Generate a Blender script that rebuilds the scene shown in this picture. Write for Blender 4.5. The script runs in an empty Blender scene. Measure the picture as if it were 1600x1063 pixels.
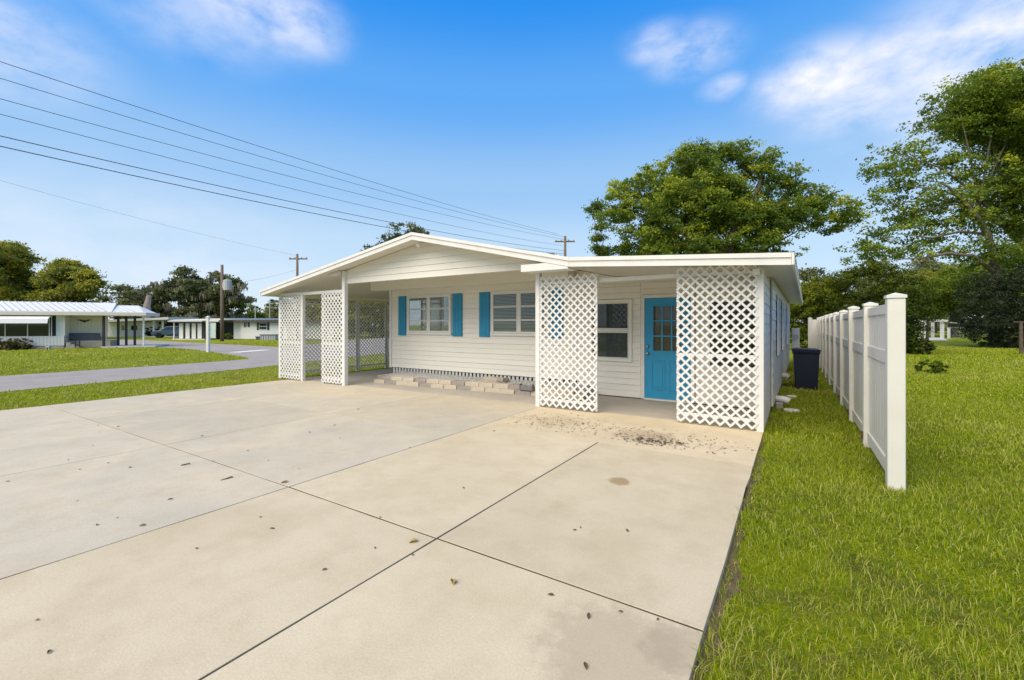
import bpy, bmesh, math, random
import numpy as np
from mathutils import Vector, Matrix
S = bpy.context.scene
C = S.collection
R = math.radians

# ------------------------------------------------------------------ camera
F, CX, HY, CAMZ = 690.0, 800.0, 508.0, 1.5            # pixels of the 1600 px photograph, metres
YAW = math.atan((1242.0 - CX) / F)
cam = bpy.data.cameras.new('camera')
cam.sensor_width = 36.0
cam.lens = 36.0 * F / 1600.0
cam.shift_y = -(531.5 - HY) / 1600.0
cam.clip_start = 0.05
cam.clip_end = 3000.0
cam_o = bpy.data.objects.new('camera', cam)
cam_o.location = (0, 0, CAMZ)
cam_o.rotation_euler = (R(90), 0, YAW)
C.objects.link(cam_o)
S.camera = cam_o

# ------------------------------------------------------------------ sky, sun, exposure
SUN_AZ, SUN_EL = R(-170), R(50)                        # azimuth from +Y, clockwise towards +X
W = bpy.data.worlds.new('World')
S.world = W
W.use_nodes = True
nt = W.node_tree
for n in list(nt.nodes): nt.nodes.remove(n)
def N(t, kind, **kw):
    n = t.nodes.new(kind)
    for k, v in kw.items():
        if k in ('i',):
            for a, b in v.items(): n.inputs[a].default_value = b
        else: setattr(n, k, v)
    return n
out = N(nt, 'ShaderNodeOutputWorld')
bg = N(nt, 'ShaderNodeBackground', i={1: 0.10})
sky = N(nt, 'ShaderNodeTexSky', sky_type='NISHITA')
sky.sun_disc = False
sky.sun_elevation = SUN_EL
sky.sun_rotation = SUN_AZ
sky.air_density = 1.0
sky.dust_density = 0.6
sky.ozone_density = 1.6
hs = N(nt, 'ShaderNodeHueSaturation', i={'Hue': 0.485, 'Saturation': 1.18, 'Value': 1.0})
nt.links.new(sky.outputs[0], hs.inputs['Color'])
# hazy pale horizon deepening to azure overhead, the same all the way round
SK = 5.6
gtc = N(nt, 'ShaderNodeTexCoord'); gsx = N(nt, 'ShaderNodeSeparateXYZ'); nt.links.new(gtc.outputs['Generated'], gsx.inputs[0])
ramp = N(nt, 'ShaderNodeValToRGB'); ramp.color_ramp.interpolation = 'EASE'
stops = ((0.0, (.74, .87, 1.0)), (.163, (.577, .77, .99)), (.29, (.367, .617, .97)), (.46, (.127, .434, 1.0)), (.60, (.020, .305, .96)), (1.0, (.012, .24, .85)))
el = ramp.color_ramp.elements
while len(el) > 1: el.remove(el[-1])
el[0].position = stops[0][0]; el[0].color = (*stops[0][1], 1)
for q, c in stops[1:]:
    e_ = el.new(q); e_.color = (*c, 1)
nt.links.new(gsx.outputs['Z'], ramp.inputs[0])
gsc = N(nt, 'ShaderNodeVectorMath', operation='SCALE'); gsc.inputs['Scale'].default_value = SK; nt.links.new(ramp.outputs[0], gsc.inputs[0])
gmx = N(nt, 'ShaderNodeMix', data_type='RGBA'); gmx.inputs[0].default_value = 0.88
nt.links.new(hs.outputs[0], gmx.inputs[6]); nt.links.new(gsc.outputs[0], gmx.inputs[7])
tc = N(nt, 'ShaderNodeTexCoord')
def cam_dir(u, v):
    fw = Vector((-math.sin(YAW), math.cos(YAW), 0)); rt = Vector((math.cos(YAW), math.sin(YAW), 0))
    return (fw + rt * (u - CX) / F + Vector((0, 0, 1)) * (HY - v) / F).normalized()
mp = N(nt, 'ShaderNodeMapping'); mp.inputs['Scale'].default_value = (1, 1, 1.9)
nt.links.new(tc.outputs['Generated'], mp.inputs['Vector'])
no = N(nt, 'ShaderNodeTexNoise', i={'Scale': 7.5, 'Detail': 7.0, 'Roughness': 0.57, 'Distortion': 0.1})
nt.links.new(mp.outputs[0], no.inputs['Vector'])
def math_node(t, op, a, b=None, clamp=False):
    n = N(t, 'ShaderNodeMath', operation=op, use_clamp=clamp)
    for k, x in enumerate((a, b)):
        if x is None: continue
        if isinstance(x, (int, float)): n.inputs[k].default_value = x
        else: t.links.new(x, n.inputs[k])
    return n.outputs[0]
acc = None
# the clouds in view, each with a direction and an angular size; the thin noise clouds go on round the whole sky
for (u, v, r, amp) in ((455, 35, .075, .62), (400, 12, .10, .5), (300, 8, .12, .28), (1030, 68, .05, .5), (1085, 80, .065, .55), (1130, 135, .035, .4), (1290, 125, .09, .7), (1240, 130, .06, .5), (1340, 155, .085, .62), (1410, 160, .07, .5),
                       (1400, 95, .085, .62), (1480, 85, .10, .75), (1570, 75, .12, .85), (1690, 60, .2, .85), (-60, 40, .12, .4), (190, 440, .30, .2)):
    d = cam_dir(u, v)
    vm = N(nt, 'ShaderNodeVectorMath', operation='DISTANCE')
    nt.links.new(mp.outputs[0], vm.inputs[0]); vm.inputs[1].default_value = (d.x, d.y, d.z * 1.9)
    mr = N(nt, 'ShaderNodeMapRange', interpolation_type='SMOOTHERSTEP', i={1: 0.0, 2: r * 1.9, 3: amp, 4: 0.0})
    nt.links.new(vm.outputs['Value'], mr.inputs[0])
    acc = mr.outputs[0] if acc is None else math_node(nt, 'MAXIMUM', acc, mr.outputs[0])
nz = N(nt, 'ShaderNodeMapRange', i={1: 0.30, 2: 0.62, 3: 0.0, 4: 1.45}); nt.links.new(no.outputs[0], nz.inputs[0])
cl = math_node(nt, 'MULTIPLY', acc, nz.outputs[0], True)
mx = N(nt, 'ShaderNodeMix', data_type='RGBA'); mx.inputs[7].default_value = (5.6, 5.65, 6.2, 1)
nt.links.new(cl, mx.inputs[0]); nt.links.new(gmx.outputs[2], mx.inputs[6])
nt.links.new(mx.outputs[2], bg.inputs[0]); nt.links.new(bg.outputs[0], out.inputs[0])

sun = bpy.data.lights.new('sun', 'SUN'); sun.energy = 3.1; sun.angle = R(60); sun.color = (1.0, 0.86, 0.62)
so = bpy.data.objects.new('sun', sun); C.objects.link(so)
sd = Vector((math.sin(SUN_AZ) * math.cos(SUN_EL), math.cos(SUN_AZ) * math.cos(SUN_EL), math.sin(SUN_EL)))
so.rotation_euler = sd.to_track_quat('Z', 'Y').to_euler(); so.location = sd * 60
S.view_settings.view_transform = 'Standard'; S.view_settings.look = 'None'
S.view_settings.gamma = 1.0; S.view_settings.use_curve_mapping = False
S.view_settings.exposure = 0.80
S.render.engine = 'CYCLES'
S.render.resolution_x, S.render.resolution_y = 1024, 680

# ------------------------------------------------------------------ materials
MATS = {}
def mat(name, col, rough=0.6, var=0.0, vscale=3.0, bump=0.0, bscale=60.0, metallic=0.0, spec=0.4, col2=None, coat=0.0, stretch=None):
    if name in MATS: return MATS[name]
    m = bpy.data.materials.new(name); m.use_nodes = True; t = m.node_tree; b = t.nodes['Principled BSDF']
    b.inputs['Roughness'].default_value = rough; b.inputs['Metallic'].default_value = metallic
    b.inputs['Specular IOR Level'].default_value = spec; b.inputs['Base Color'].default_value = (*col, 1)
    if var or bump:
        tcn = N(t, 'ShaderNodeTexCoord'); src = tcn.outputs['Object']
        if stretch:
            ma = N(t, 'ShaderNodeMapping'); ma.inputs['Scale'].default_value = stretch; t.links.new(src, ma.inputs[0]); src = ma.outputs[0]
    if var:
        n1 = N(t, 'ShaderNodeTexNoise', i={'Scale': vscale, 'Detail': 6.0, 'Roughness': 0.62}); t.links.new(src, n1.inputs['Vector'])
        r = N(t, 'ShaderNodeMapRange', i={1: 0.3, 2: 0.7}); t.links.new(n1.outputs[0], r.inputs[0])
        mxn = N(t, 'ShaderNodeMix', data_type='RGBA'); c2 = col2 or tuple(c * (1 - var) for c in col)
        mxn.inputs[6].default_value = (*c2, 1); mxn.inputs[7].default_value = (*col, 1)
        t.links.new(r.outputs[0], mxn.inputs[0]); t.links.new(mxn.outputs[2], b.inputs['Base Color'])
    if bump:
        n2 = N(t, 'ShaderNodeTexNoise', i={'Scale': bscale, 'Detail': 4.0}); t.links.new(src, n2.inputs['Vector'])
        bp = N(t, 'ShaderNodeBump', i={'Strength': bump, 'Distance': 0.01}); t.links.new(n2.outputs[0], bp.inputs['Height'])
        t.links.new(bp.outputs[0], b.inputs['Normal'])
    MATS[name] = m
    return m

def concrete_mat(name, colA, colB, colC, stain=None):
    """mottled broom-finished concrete: large blotches, fine grain, pits"""
    m = bpy.data.materials.new(name); m.use_nodes = True; t = m.node_tree; b = t.nodes['Principled BSDF']
    b.inputs['Roughness'].default_value = 0.85; b.inputs['Specular IOR Level'].default_value = 0.25
    g = N(t, 'ShaderNodeNewGeometry'); src = g.outputs['Position']
    oi = N(t, 'ShaderNodeObjectInfo')
    n1 = N(t, 'ShaderNodeTexNoise', i={'Scale': 0.7, 'Detail': 8.0, 'Roughness': 0.62, 'Distortion': 0.6}); t.links.new(src, n1.inputs['Vector'])
    n2 = N(t, 'ShaderNodeTexNoise', i={'Scale': 2.6, 'Detail': 8.0, 'Roughness': 0.7}); t.links.new(src, n2.inputs['Vector'])
    n3 = N(t, 'ShaderNodeTexNoise', i={'Scale': 90.0, 'Detail': 3.0, 'Roughness': 0.7}); t.links.new(src, n3.inputs['Vector'])
    r1 = N(t, 'ShaderNodeMapRange', i={1: 0.36, 2: 0.66}); t.links.new(n1.outputs[0], r1.inputs[0])
    r2 = N(t, 'ShaderNodeMapRange', i={1: 0.45, 2: 0.78, 4: 0.7}); t.links.new(n2.outputs[0], r2.inputs[0])
    a = N(t, 'ShaderNodeMix', data_type='RGBA'); a.inputs[6].default_value = (*colA, 1); a.inputs[7].default_value = (*colB, 1); t.links.new(r1.outputs[0], a.inputs[0])
    c = N(t, 'ShaderNodeMix', data_type='RGBA'); c.inputs[7].default_value = (*colC, 1); t.links.new(r2.outputs[0], c.inputs[0]); t.links.new(a.outputs[2], c.inputs[6])
    r3 = N(t, 'ShaderNodeMapRange', i={1: 0.25, 2: 0.75, 3: 0.86, 4: 1.12}); t.links.new(n3.outputs[0], r3.inputs[0])
    r4 = N(t, 'ShaderNodeMapRange', i={1: 0.0, 2: 1.0, 3: 0.95, 4: 1.04}); t.links.new(oi.outputs['Random'], r4.inputs[0])
    k = math_node(t, 'MULTIPLY', r3.outputs[0], r4.outputs[0])
    d = N(t, 'ShaderNodeVectorMath', operation='SCALE'); t.links.new(c.outputs[2], d.inputs[0]); t.links.new(k, d.inputs['Scale'])
    last = d.outputs[0]
    for (x, y, r, col, amt, nsc) in (stain or ()):
        dx = N(t, 'ShaderNodeVectorMath', operation='DISTANCE'); dx.inputs[1].default_value = (x, y, 0.0)
        ns = N(t, 'ShaderNodeTexNoise', i={'Scale': nsc, 'Detail': 6.0, 'Roughness': 0.7}); t.links.new(src, ns.inputs['Vector'])
        t.links.new(src, dx.inputs[0])
        w = math_node(t, 'ADD', dx.outputs['Value'], math_node(t, 'MULTIPLY', math_node(t, 'SUBTRACT', ns.outputs[0], 0.5), r * 1.4))
        f = N(t, 'ShaderNodeMapRange', interpolation_type='SMOOTHSTEP', i={1: r * 0.55, 2: r, 3: amt, 4: 0.0}); t.links.new(w, f.inputs[0])
        s = N(t, 'ShaderNodeMix', data_type='RGBA'); s.inputs[7].default_value = (*col, 1); t.links.new(last, s.inputs[6]); t.links.new(f.outputs[0], s.inputs[0]); last = s.outputs[2]
    t.links.new(last, b.inputs['Base Color'])
    bp = N(t, 'ShaderNodeBump', i={'Strength': 0.25, 'Distance': 0.004}); t.links.new(n3.outputs[0], bp.inputs['Height']); t.links.new(bp.outputs[0], b.inputs['Normal'])
    MATS[name] = m
    return m

def leaf_mat(name, dark, mid, light, trans=0.3, rough=0.55):
    m = bpy.data.materials.new(name); m.use_nodes = True; t = m.node_tree; b = t.nodes['Principled BSDF']
    b.inputs['Roughness'].default_value = rough; b.inputs['Specular IOR Level'].default_value = 0.18
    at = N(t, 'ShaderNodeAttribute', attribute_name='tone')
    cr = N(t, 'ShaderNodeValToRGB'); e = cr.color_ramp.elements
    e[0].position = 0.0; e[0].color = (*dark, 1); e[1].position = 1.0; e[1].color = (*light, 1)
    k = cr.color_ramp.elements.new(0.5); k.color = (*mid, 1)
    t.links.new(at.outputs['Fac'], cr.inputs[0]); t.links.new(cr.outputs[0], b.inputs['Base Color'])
    tr = N(t, 'ShaderNodeBsdfTranslucent'); t.links.new(cr.outputs[0], tr.inputs[0])
    ms = N(t, 'ShaderNodeMixShader'); ms.inputs[0].default_value = trans
    t.links.new(b.outputs[0], ms.inputs[1]); t.links.new(tr.outputs[0], ms.inputs[2])
    t.links.new(ms.outputs[0], t.nodes['Material Output'].inputs[0])
    MATS[name] = m
    return m

def glass_mat(name, tint=(0.9, 0.95, 0.95), refl=0.5):
    m = bpy.data.materials.new(name); m.use_nodes = True; t = m.node_tree
    t.nodes.remove(t.nodes['Principled BSDF'])
    g = N(t, 'ShaderNodeBsdfGlossy', i={'Roughness': 0.02}); g.inputs[0].default_value = (1, 1, 1, 1)
    tr = N(t, 'ShaderNodeBsdfTransparent'); tr.inputs[0].default_value = (*tint, 1)
    fr = N(t, 'ShaderNodeFresnel', i={0: 1.5}); f2 = math_node(t, 'MULTIPLY', fr.outputs[0], refl, True)
    ms = N(t, 'ShaderNodeMixShader'); t.links.new(f2, ms.inputs[0]); t.links.new(tr.outputs[0], ms.inputs[1]); t.links.new(g.outputs[0], ms.inputs[2])
    t.links.new(ms.outputs[0], t.nodes['Material Output'].inputs[0])
    MATS[name] = m
    return m

SIDING = mat('ivory_vinyl_siding', (0.76, 0.73, 0.665), 0.5, 0.06, 1.2, stretch=(.5, .5, 6))
WHITE = mat('white_trim_paint', (0.70, 0.69, 0.675), 0.5, 0.10, 4.0)
CEIL = mat('carport_ceiling_pan', (0.72, 0.68, 0.60), 0.55, 0.06, 2.0)
LATT = mat('white_vinyl_lattice', (0.70, 0.69, 0.68), 0.45, 0.08, 5.0)
SKIRT = mat('grey_white_skirting', (0.62, 0.61, 0.59), 0.6, 0.15, 4.0)
BLUE = mat('blue_door_paint', (0.024, 0.29, 0.52), 0.42, 0.10, 3.0)
BLUE2 = mat('blue_shutter_paint', (0.018, 0.235, 0.42), 0.5, 0.12, 5.0)
DARK = mat('dark_room', (0.02, 0.02, 0.022), 0.9)
SCREEN = mat('insect_screen_grey', (0.07, 0.07, 0.075), 0.8, 0.3, 30.0)
BLIND = mat('blind_slats', (0.42, 0.40, 0.38), 0.6)
ALU = mat('aluminium_sash', (0.66, 0.65, 0.62), 0.4, 0.08, 8.0)
GLASS = glass_mat('window_glass')
STEEL = mat('brushed_steel', (0.5, 0.48, 0.44), 0.3, metallic=1.0)
BLACK = mat('black_rubber', (0.02, 0.02, 0.02), 0.6)
NAVY = mat('navy_bin_plastic', (0.012, 0.016, 0.040), 0.42, 0.2, 6.0)
FENCE = mat('white_vinyl_fence', (0.66, 0.65, 0.62), 0.42, 0.08, 2.0, col2=(0.60, 0.58, 0.52))
TAN = mat('tan_concrete_brick', (0.55, 0.485, 0.385), 0.9, 0.25, 9.0, 0.5, 70)
GREYB = mat('grey_concrete_brick', (0.36, 0.32, 0.285), 0.9, 0.35, 9.0, 0.5, 70)
GRAVEL = mat('pale_gravel', (0.55, 0.55, 0.53), 0.9, 0.45, 40.0)
ASPH = mat('worn_asphalt', (0.33, 0.30, 0.275), 0.9, 0.22, 1.3, 0.5, 120)
PAINT = mat('road_paint', (0.75, 0.74, 0.72), 0.7, 0.2, 6)
WOOD = mat('weathered_pole_wood', (0.20, 0.15, 0.11), 0.85, 0.4, 5, 0.5, 30, stretch=(4, 4, .4))
BARK = mat('tree_bark', (0.13, 0.10, 0.075), 0.9, 0.5, 6, 0.8, 25)
PALEBARK = mat('pale_dead_wood', (0.36, 0.32, 0.28), 0.9, 0.4, 4, 0.6, 20)
WIRE = mat('black_wire', (0.03, 0.03, 0.035), 0.6)
HWHITE = mat('white_home_siding', (0.74, 0.735, 0.725), 0.55, 0.06, 3)
HCREAM = mat('cream_home_wall', (0.66, 0.62, 0.54), 0.6, 0.06, 3)
SLATE = mat('slate_blue_panel', (0.075, 0.085, 0.115), 0.6, 0.2, 3)
CHAR = mat('charcoal_panel', (0.03, 0.032, 0.042), 0.6, 0.2, 3)
BLOCK = mat('block_base', (0.50, 0.44, 0.36), 0.9, 0.25, 5, 0.3, 40)
METROOF = mat('galvanised_roof', (0.74, 0.74, 0.75), 0.45, 0.10, 2, metallic=0.1)
SHINGLE = mat('dark_shingle', (0.09, 0.085, 0.09), 0.9, 0.3, 12)
GREYMET = mat('grey_meter_metal', (0.42, 0.44, 0.45), 0.5, 0.1, 5)
CARB = mat('car_paint_blue_grey', (0.10, 0.15, 0.22), 0.3)
LEAFDRY = mat('dry_leaf_brown', (0.16, 0.085, 0.035), 0.8, 0.4, 20)
LEAFYEL = mat('yellow_leaf', (0.38, 0.28, 0.07), 0.8, 0.3, 20)
FLAKE = mat('dark_litter_flake', (0.13, 0.095, 0.06), 0.9, 0.5, 20)
SOIL = mat('soil', (0.15, 0.10, 0.06), 0.95, 0.4, 6, 0.6, 40)
JOINT = mat('joint_dirt', (0.045, 0.038, 0.03), 0.95)
PADM = mat('pale_pad', (0.62, 0.58, 0.50), 0.9, 0.15, 2)
CONC_R = concrete_mat('cream_concrete', (0.495, 0.42, 0.285), (0.565, 0.485, 0.34), (0.42, 0.34, 0.22),
    [(-1.42, 4.13, 0.13, (0.28, 0.20, 0.10), 0.85, 9.0), (-0.70, 1.95, 0.42, (0.33, 0.27, 0.19), 0.5, 9.0), (-0.45, 2.15, 0.22, (0.30, 0.24, 0.17), 0.5, 12.0), (-1.0, 2.85, 0.3, (0.46, 0.37, 0.24), 0.25, 3.0)])
CONC_L = concrete_mat('grey_cream_concrete', (0.445, 0.405, 0.32), (0.535, 0.465, 0.34), (0.405, 0.34, 0.235))
CONC_P = concrete_mat('sandy_patio_concrete', (0.51, 0.43, 0.295), (0.565, 0.48, 0.335), (0.43, 0.34, 0.22), [(-1.7, 6.0, 0.45, (0.30, 0.23, 0.15), 0.45, 6.0), (-3.1, 6.2, 0.5, (0.36, 0.28, 0.18), 0.35, 6.0)])
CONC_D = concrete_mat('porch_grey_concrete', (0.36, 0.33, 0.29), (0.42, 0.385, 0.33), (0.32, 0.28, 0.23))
LF_OAK = leaf_mat('oak_leaves', (0.085, 0.14, 0.024), (0.21, 0.285, 0.034), (0.48, 0.50, 0.035), 0.42)
LF_OLIVE = leaf_mat('olive_leaves', (0.085, 0.11, 0.026), (0.21, 0.235, 0.036), (0.50, 0.45, 0.045), 0.4)
LF_FAR = leaf_mat('distant_leaves', (0.085, 0.105, 0.052), (0.175, 0.195, 0.085), (0.36, 0.35, 0.13), 0.4)
LF_HEDGE = leaf_mat('hedge_leaves', (0.032, 0.052, 0.005), (0.080, 0.110, 0.007), (0.20, 0.22, 0.012), 0.2)
LF_DARK = leaf_mat('dark_shrub_leaves', (0.014, 0.026, 0.012), (0.030, 0.046, 0.018), (0.06, 0.08, 0.02), 0.15)
LF_LIME = leaf_mat('lime_leaves', (0.06, 0.10, 0.010), (0.13, 0.19, 0.014), (0.27, 0.31, 0.02), 0.35)
LF_RED = leaf_mat('reddish_shrub_leaves', (0.05, 0.04, 0.02), (0.11, 0.10, 0.03), (0.20, 0.15, 0.05), 0.2)
MOSS = leaf_mat('hanging_moss', (0.16, 0.15, 0.11), (0.26, 0.25, 0.19), (0.36, 0.34, 0.26), 0.3)
BLADE = leaf_mat('grass_blades', (0.075, 0.150, 0.012), (0.29, 0.365, 0.003), (0.56, 0.50, 0.17), 0.35, 0.7)

def lawn_mat():
    m = bpy.data.materials.new('lawn'); m.use_nodes = True; t = m.node_tree; b = t.nodes['Principled BSDF']
    b.inputs['Roughness'].default_value = 0.9; b.inputs['Specular IOR Level'].default_value = 0.1
    g = N(t, 'ShaderNodeNewGeometry'); src = g.outputs['Position']
    n1 = N(t, 'ShaderNodeTexNoise', i={'Scale': 0.35, 'Detail': 8.0, 'Roughness': 0.7}); t.links.new(src, n1.inputs['Vector'])
    n2 = N(t, 'ShaderNodeTexNoise', i={'Scale': 9.0, 'Detail': 8.0, 'Roughness': 0.75}); t.links.new(src, n2.inputs['Vector'])
    n3 = N(t, 'ShaderNodeTexNoise', i={'Scale': 60.0, 'Detail': 4.0, 'Roughness': 0.8}); t.links.new(src, n3.inputs['Vector'])
    cr = N(t, 'ShaderNodeValToRGB'); e = cr.color_ramp.elements
    e[0].position = 0.30; e[0].color = (0.15, 0.19, 0.003, 1); e[1].position = 0.72; e[1].color = (0.38, 0.415, 0.004, 1)
    k = cr.color_ramp.elements.new(0.5); k.color = (0.27, 0.315, 0.003, 1)
    s = math_node(t, 'ADD', math_node(t, 'MULTIPLY', n1.outputs[0], 0.5), math_node(t, 'MULTIPLY', n2.outputs[0], 0.5))
    t.links.new(s, cr.inputs[0])
    r = N(t, 'ShaderNodeMapRange', i={1: 0.3, 2: 0.7, 3: 0.6, 4: 1.25}); t.links.new(n3.outputs[0], r.inputs[0])
    d = N(t, 'ShaderNodeVectorMath', operation='SCALE'); t.links.new(cr.outputs[0], d.inputs[0]); t.links.new(r.outputs[0], d.inputs['Scale'])
    n4 = N(t, 'ShaderNodeTexNoise', i={'Scale': 1.6, 'Detail': 9.0, 'Roughness': 0.78}); t.links.new(src, n4.inputs['Vector'])
    r4 = N(t, 'ShaderNodeMapRange', i={1: 0.47, 2: 0.60, 3: 0.0, 4: 0.75}); t.links.new(n4.outputs[0], r4.inputs[0])
    th = N(t, 'ShaderNodeMix', data_type='RGBA'); th.inputs[7].default_value = (0.13, 0.10, 0.045, 1); t.links.new(r4.outputs[0], th.inputs[0]); t.links.new(d.outputs[0], th.inputs[6])
    t.links.new(th.outputs[2], b.inputs['Base Color'])
    bp = N(t, 'ShaderNodeBump', i={'Strength': 0.9, 'Distance': 0.04}); t.links.new(n3.outputs[0], bp.inputs['Height']); t.links.new(bp.outputs[0], b.inputs['Normal'])
    return m
LAWN = lawn_mat()

# ------------------------------------------------------------------ helpers
ROOTM = {}
def tag(o, label=None, cat=None, group=None, kind=None):
    if label: o['label'] = label
    if cat: o['category'] = cat
    if group: o['group'] = group
    if kind: o['kind'] = kind
    return o
def thing(name, label, cat, loc=(0, 0, 0), rz=0.0, group=None):
    o = bpy.data.objects.new(name, None); C.objects.link(o)
    o.location = loc; o.rotation_euler = (0, 0, rz); o.empty_display_size = 0.3
    ROOTM[o.name] = Matrix.LocRotScale(Vector(loc), Matrix.Rotation(rz, 3, 'Z'), None)
    return tag(o, label, cat, group)
def adopt(o, parent, local=False):
    """geometry is in world coordinates unless local"""
    if parent is not None:
        o.parent = parent
        if parent.name in ROOTM and not local: o.matrix_parent_inverse = ROOTM[parent.name].inverted()
    return o
def obj(name, me, parent=None, local=False):
    o = bpy.data.objects.new(name, me); C.objects.link(o)
    return adopt(o, parent, local)
def pyd(name, verts, faces, m, parent=None, local=False, smooth=False):
    me = bpy.data.meshes.new(name); me.from_pydata([tuple(v) for v in verts], [], faces); me.materials.append(m)
    if smooth: me.polygons.foreach_set('use_smooth', [True] * len(me.polygons))
    return obj(name, me, parent, local)
class MB:
    """collects shapes for one mesh"""
    def __init__(s): s.v = []; s.f = []
    def add(s, v, f):
        k = len(s.v); s.v += [tuple(p) for p in v]; s.f += [tuple(i + k for i in q) for q in f]; return s
    def box(s, x0, x1, y0, y1, z0, z1):
        return s.add([(x0, y0, z0), (x1, y0, z0), (x1, y1, z0), (x0, y1, z0), (x0, y0, z1), (x1, y0, z1), (x1, y1, z1), (x0, y1, z1)],
                     [(0, 3, 2, 1), (4, 5, 6, 7), (0, 1, 5, 4), (1, 2, 6, 5), (2, 3, 7, 6), (3, 0, 4, 7)])
    def prism(s, poly, y0, y1, axis='y'):
        """closed polygon in (x,z) pushed along y (or (y,z) pushed along x, or (x,y) pushed along z)"""
        n = len(poly)
        mk = {'y': lambda a, b, t: (a, t, b), 'x': lambda a, b, t: (t, a, b), 'z': lambda a, b, t: (a, b, t)}[axis]
        v = [mk(a, b, y0) for a, b in poly] + [mk(a, b, y1) for a, b in poly]
        return s.add(v, [tuple(range(n)), tuple(range(2 * n - 1, n - 1, -1))] + [(i, i + n, (i + 1) % n + n, (i + 1) % n) for i in range(n)])
    def tube(s, pts, rad, seg=7, caps=True):
        pts = [Vector(p) for p in pts]; n = len(pts)
        if not hasattr(rad, '__len__'): rad = [rad] * n
        k0 = []
        ref = Vector((0.31, 0.17, 0.93))
        vs = []
        for i, p in enumerate(pts):
            d = (pts[min(i + 1, n - 1)] - pts[max(i - 1, 0)]).normalized()
            a = d.cross(ref if abs(d.dot(ref)) < .95 else Vector((1, 0, 0))).normalized(); b = d.cross(a)
            vs += [p + (a * math.cos(2 * math.pi * j / seg) + b * math.sin(2 * math.pi * j / seg)) * rad[i] for j in range(seg)]
        fs = [(i * seg + j, i * seg + (j + 1) % seg, (i + 1) * seg + (j + 1) % seg, (i + 1) * seg + j) for i in range(n - 1) for j in range(seg)]
        if caps: fs += [tuple(range(seg - 1, -1, -1)), tuple(range((n - 1) * seg, n * seg))]
        return s.add(vs, fs)
    def build(s, name, m, parent=None, local=False, bevel=0.0, smooth=False):
        me = bpy.data.meshes.new(name); me.from_pydata(s.v, [], s.f); me.materials.append(m)
        bm = bmesh.new(); bm.from_mesh(me); bmesh.ops.recalc_face_normals(bm, faces=bm.faces)
        if bevel: bmesh.ops.bevel(bm, geom=list(bm.edges), offset=bevel, segments=1, affect='EDGES', clamp_overlap=True)
        bm.to_mesh(me); bm.free()
        if smooth: me.polygons.foreach_set('use_smooth', [True] * len(me.polygons))
        return obj(name, me, parent, local)
def box(name, x0, x1, y0, y1, z0, z1, m, parent=None, local=False, bevel=0.0):
    return MB().box(x0, x1, y0, y1, z0, z1).build(name, m, parent, local, bevel)

fw = Vector((-math.sin(YAW), math.cos(YAW), 0)); rt = Vector((math.cos(YAW), math.sin(YAW), 0))
def at(u, v, d):
    """point at camera depth d seen at photo pixel u, v"""
    return fw * d + rt * ((u - CX) / F * d) + Vector((0, 0, CAMZ + (HY - v) / F * d))
def gnd(u, v, z):
    d = F * (CAMZ - z) / (v - HY); p = at(u, v, d); return Vector((p.x, p.y, z))
GZ = -0.050                                             # lawn level; the slab top is 0

# ------------------------------------------------------------------ ground, road, driveway
me = bpy.data.meshes.new('lawn'); k = 900
xs = sorted(set([-k, -300, -120, -60, -30, -12, 0, 12, 30, 60, 120, 300, k]))
vv = [(x, y, GZ) for y in xs for x in xs]; nx = len(xs)
o = pyd('lawn', vv, [(j * nx + i, j * nx + i + 1, (j + 1) * nx + i + 1, (j + 1) * nx + i) for j in range(nx - 1) for i in range(nx - 1)], LAWN)
tag(o, kind='structure')

RZ = GZ + 0.012
def sheet(name, pts, z, m, th=0.05):
    o = MB().prism([(p[0], p[1]) for p in pts], z - th, z, 'z').build(name, m); return tag(o, kind='structure')
near = [(-15.35, -60), (-15.35, 2), (-15.9, 6), (-16.6, 9.4), (-18.0, 14), (-20.5, 22), (-26, 40), (-34, 66)]
tip = [gnd(u, v, GZ) for u, v in ((388, 562), (389, 560.5), (383, 558.5), (370, 556.3), (350, 553.5), (325, 549.5), (300, 546.5), (270, 544), (235, 542), (190, 540), (100, 537))]
far = [gnd(u, v, GZ) for u, v in ((60, 529.5), (160, 530.2), (230, 532.2), (330, 537.3), (440, 543.0))]
road = near + [(-60, 70), (-48, 45)] + [(p.x, p.y) for p in reversed(far)] + [(p.x, p.y) for p in reversed(tip)] + [(-20.3, 7.5), (-20.15, 3), (-20.1, -60)]
sheet('asphalt_road', road, RZ, ASPH)
a, b_ = gnd(366, 551.2, GZ), gnd(416, 547.2, GZ)
dirv = (b_ - a).normalized(); nn = Vector((-dirv.y, dirv.x, 0)) * 0.35
o = sheet('road_stop_line', [a - nn, b_ - nn, b_ + nn, a + nn], RZ + 0.004, PAINT, 0.003)

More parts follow.
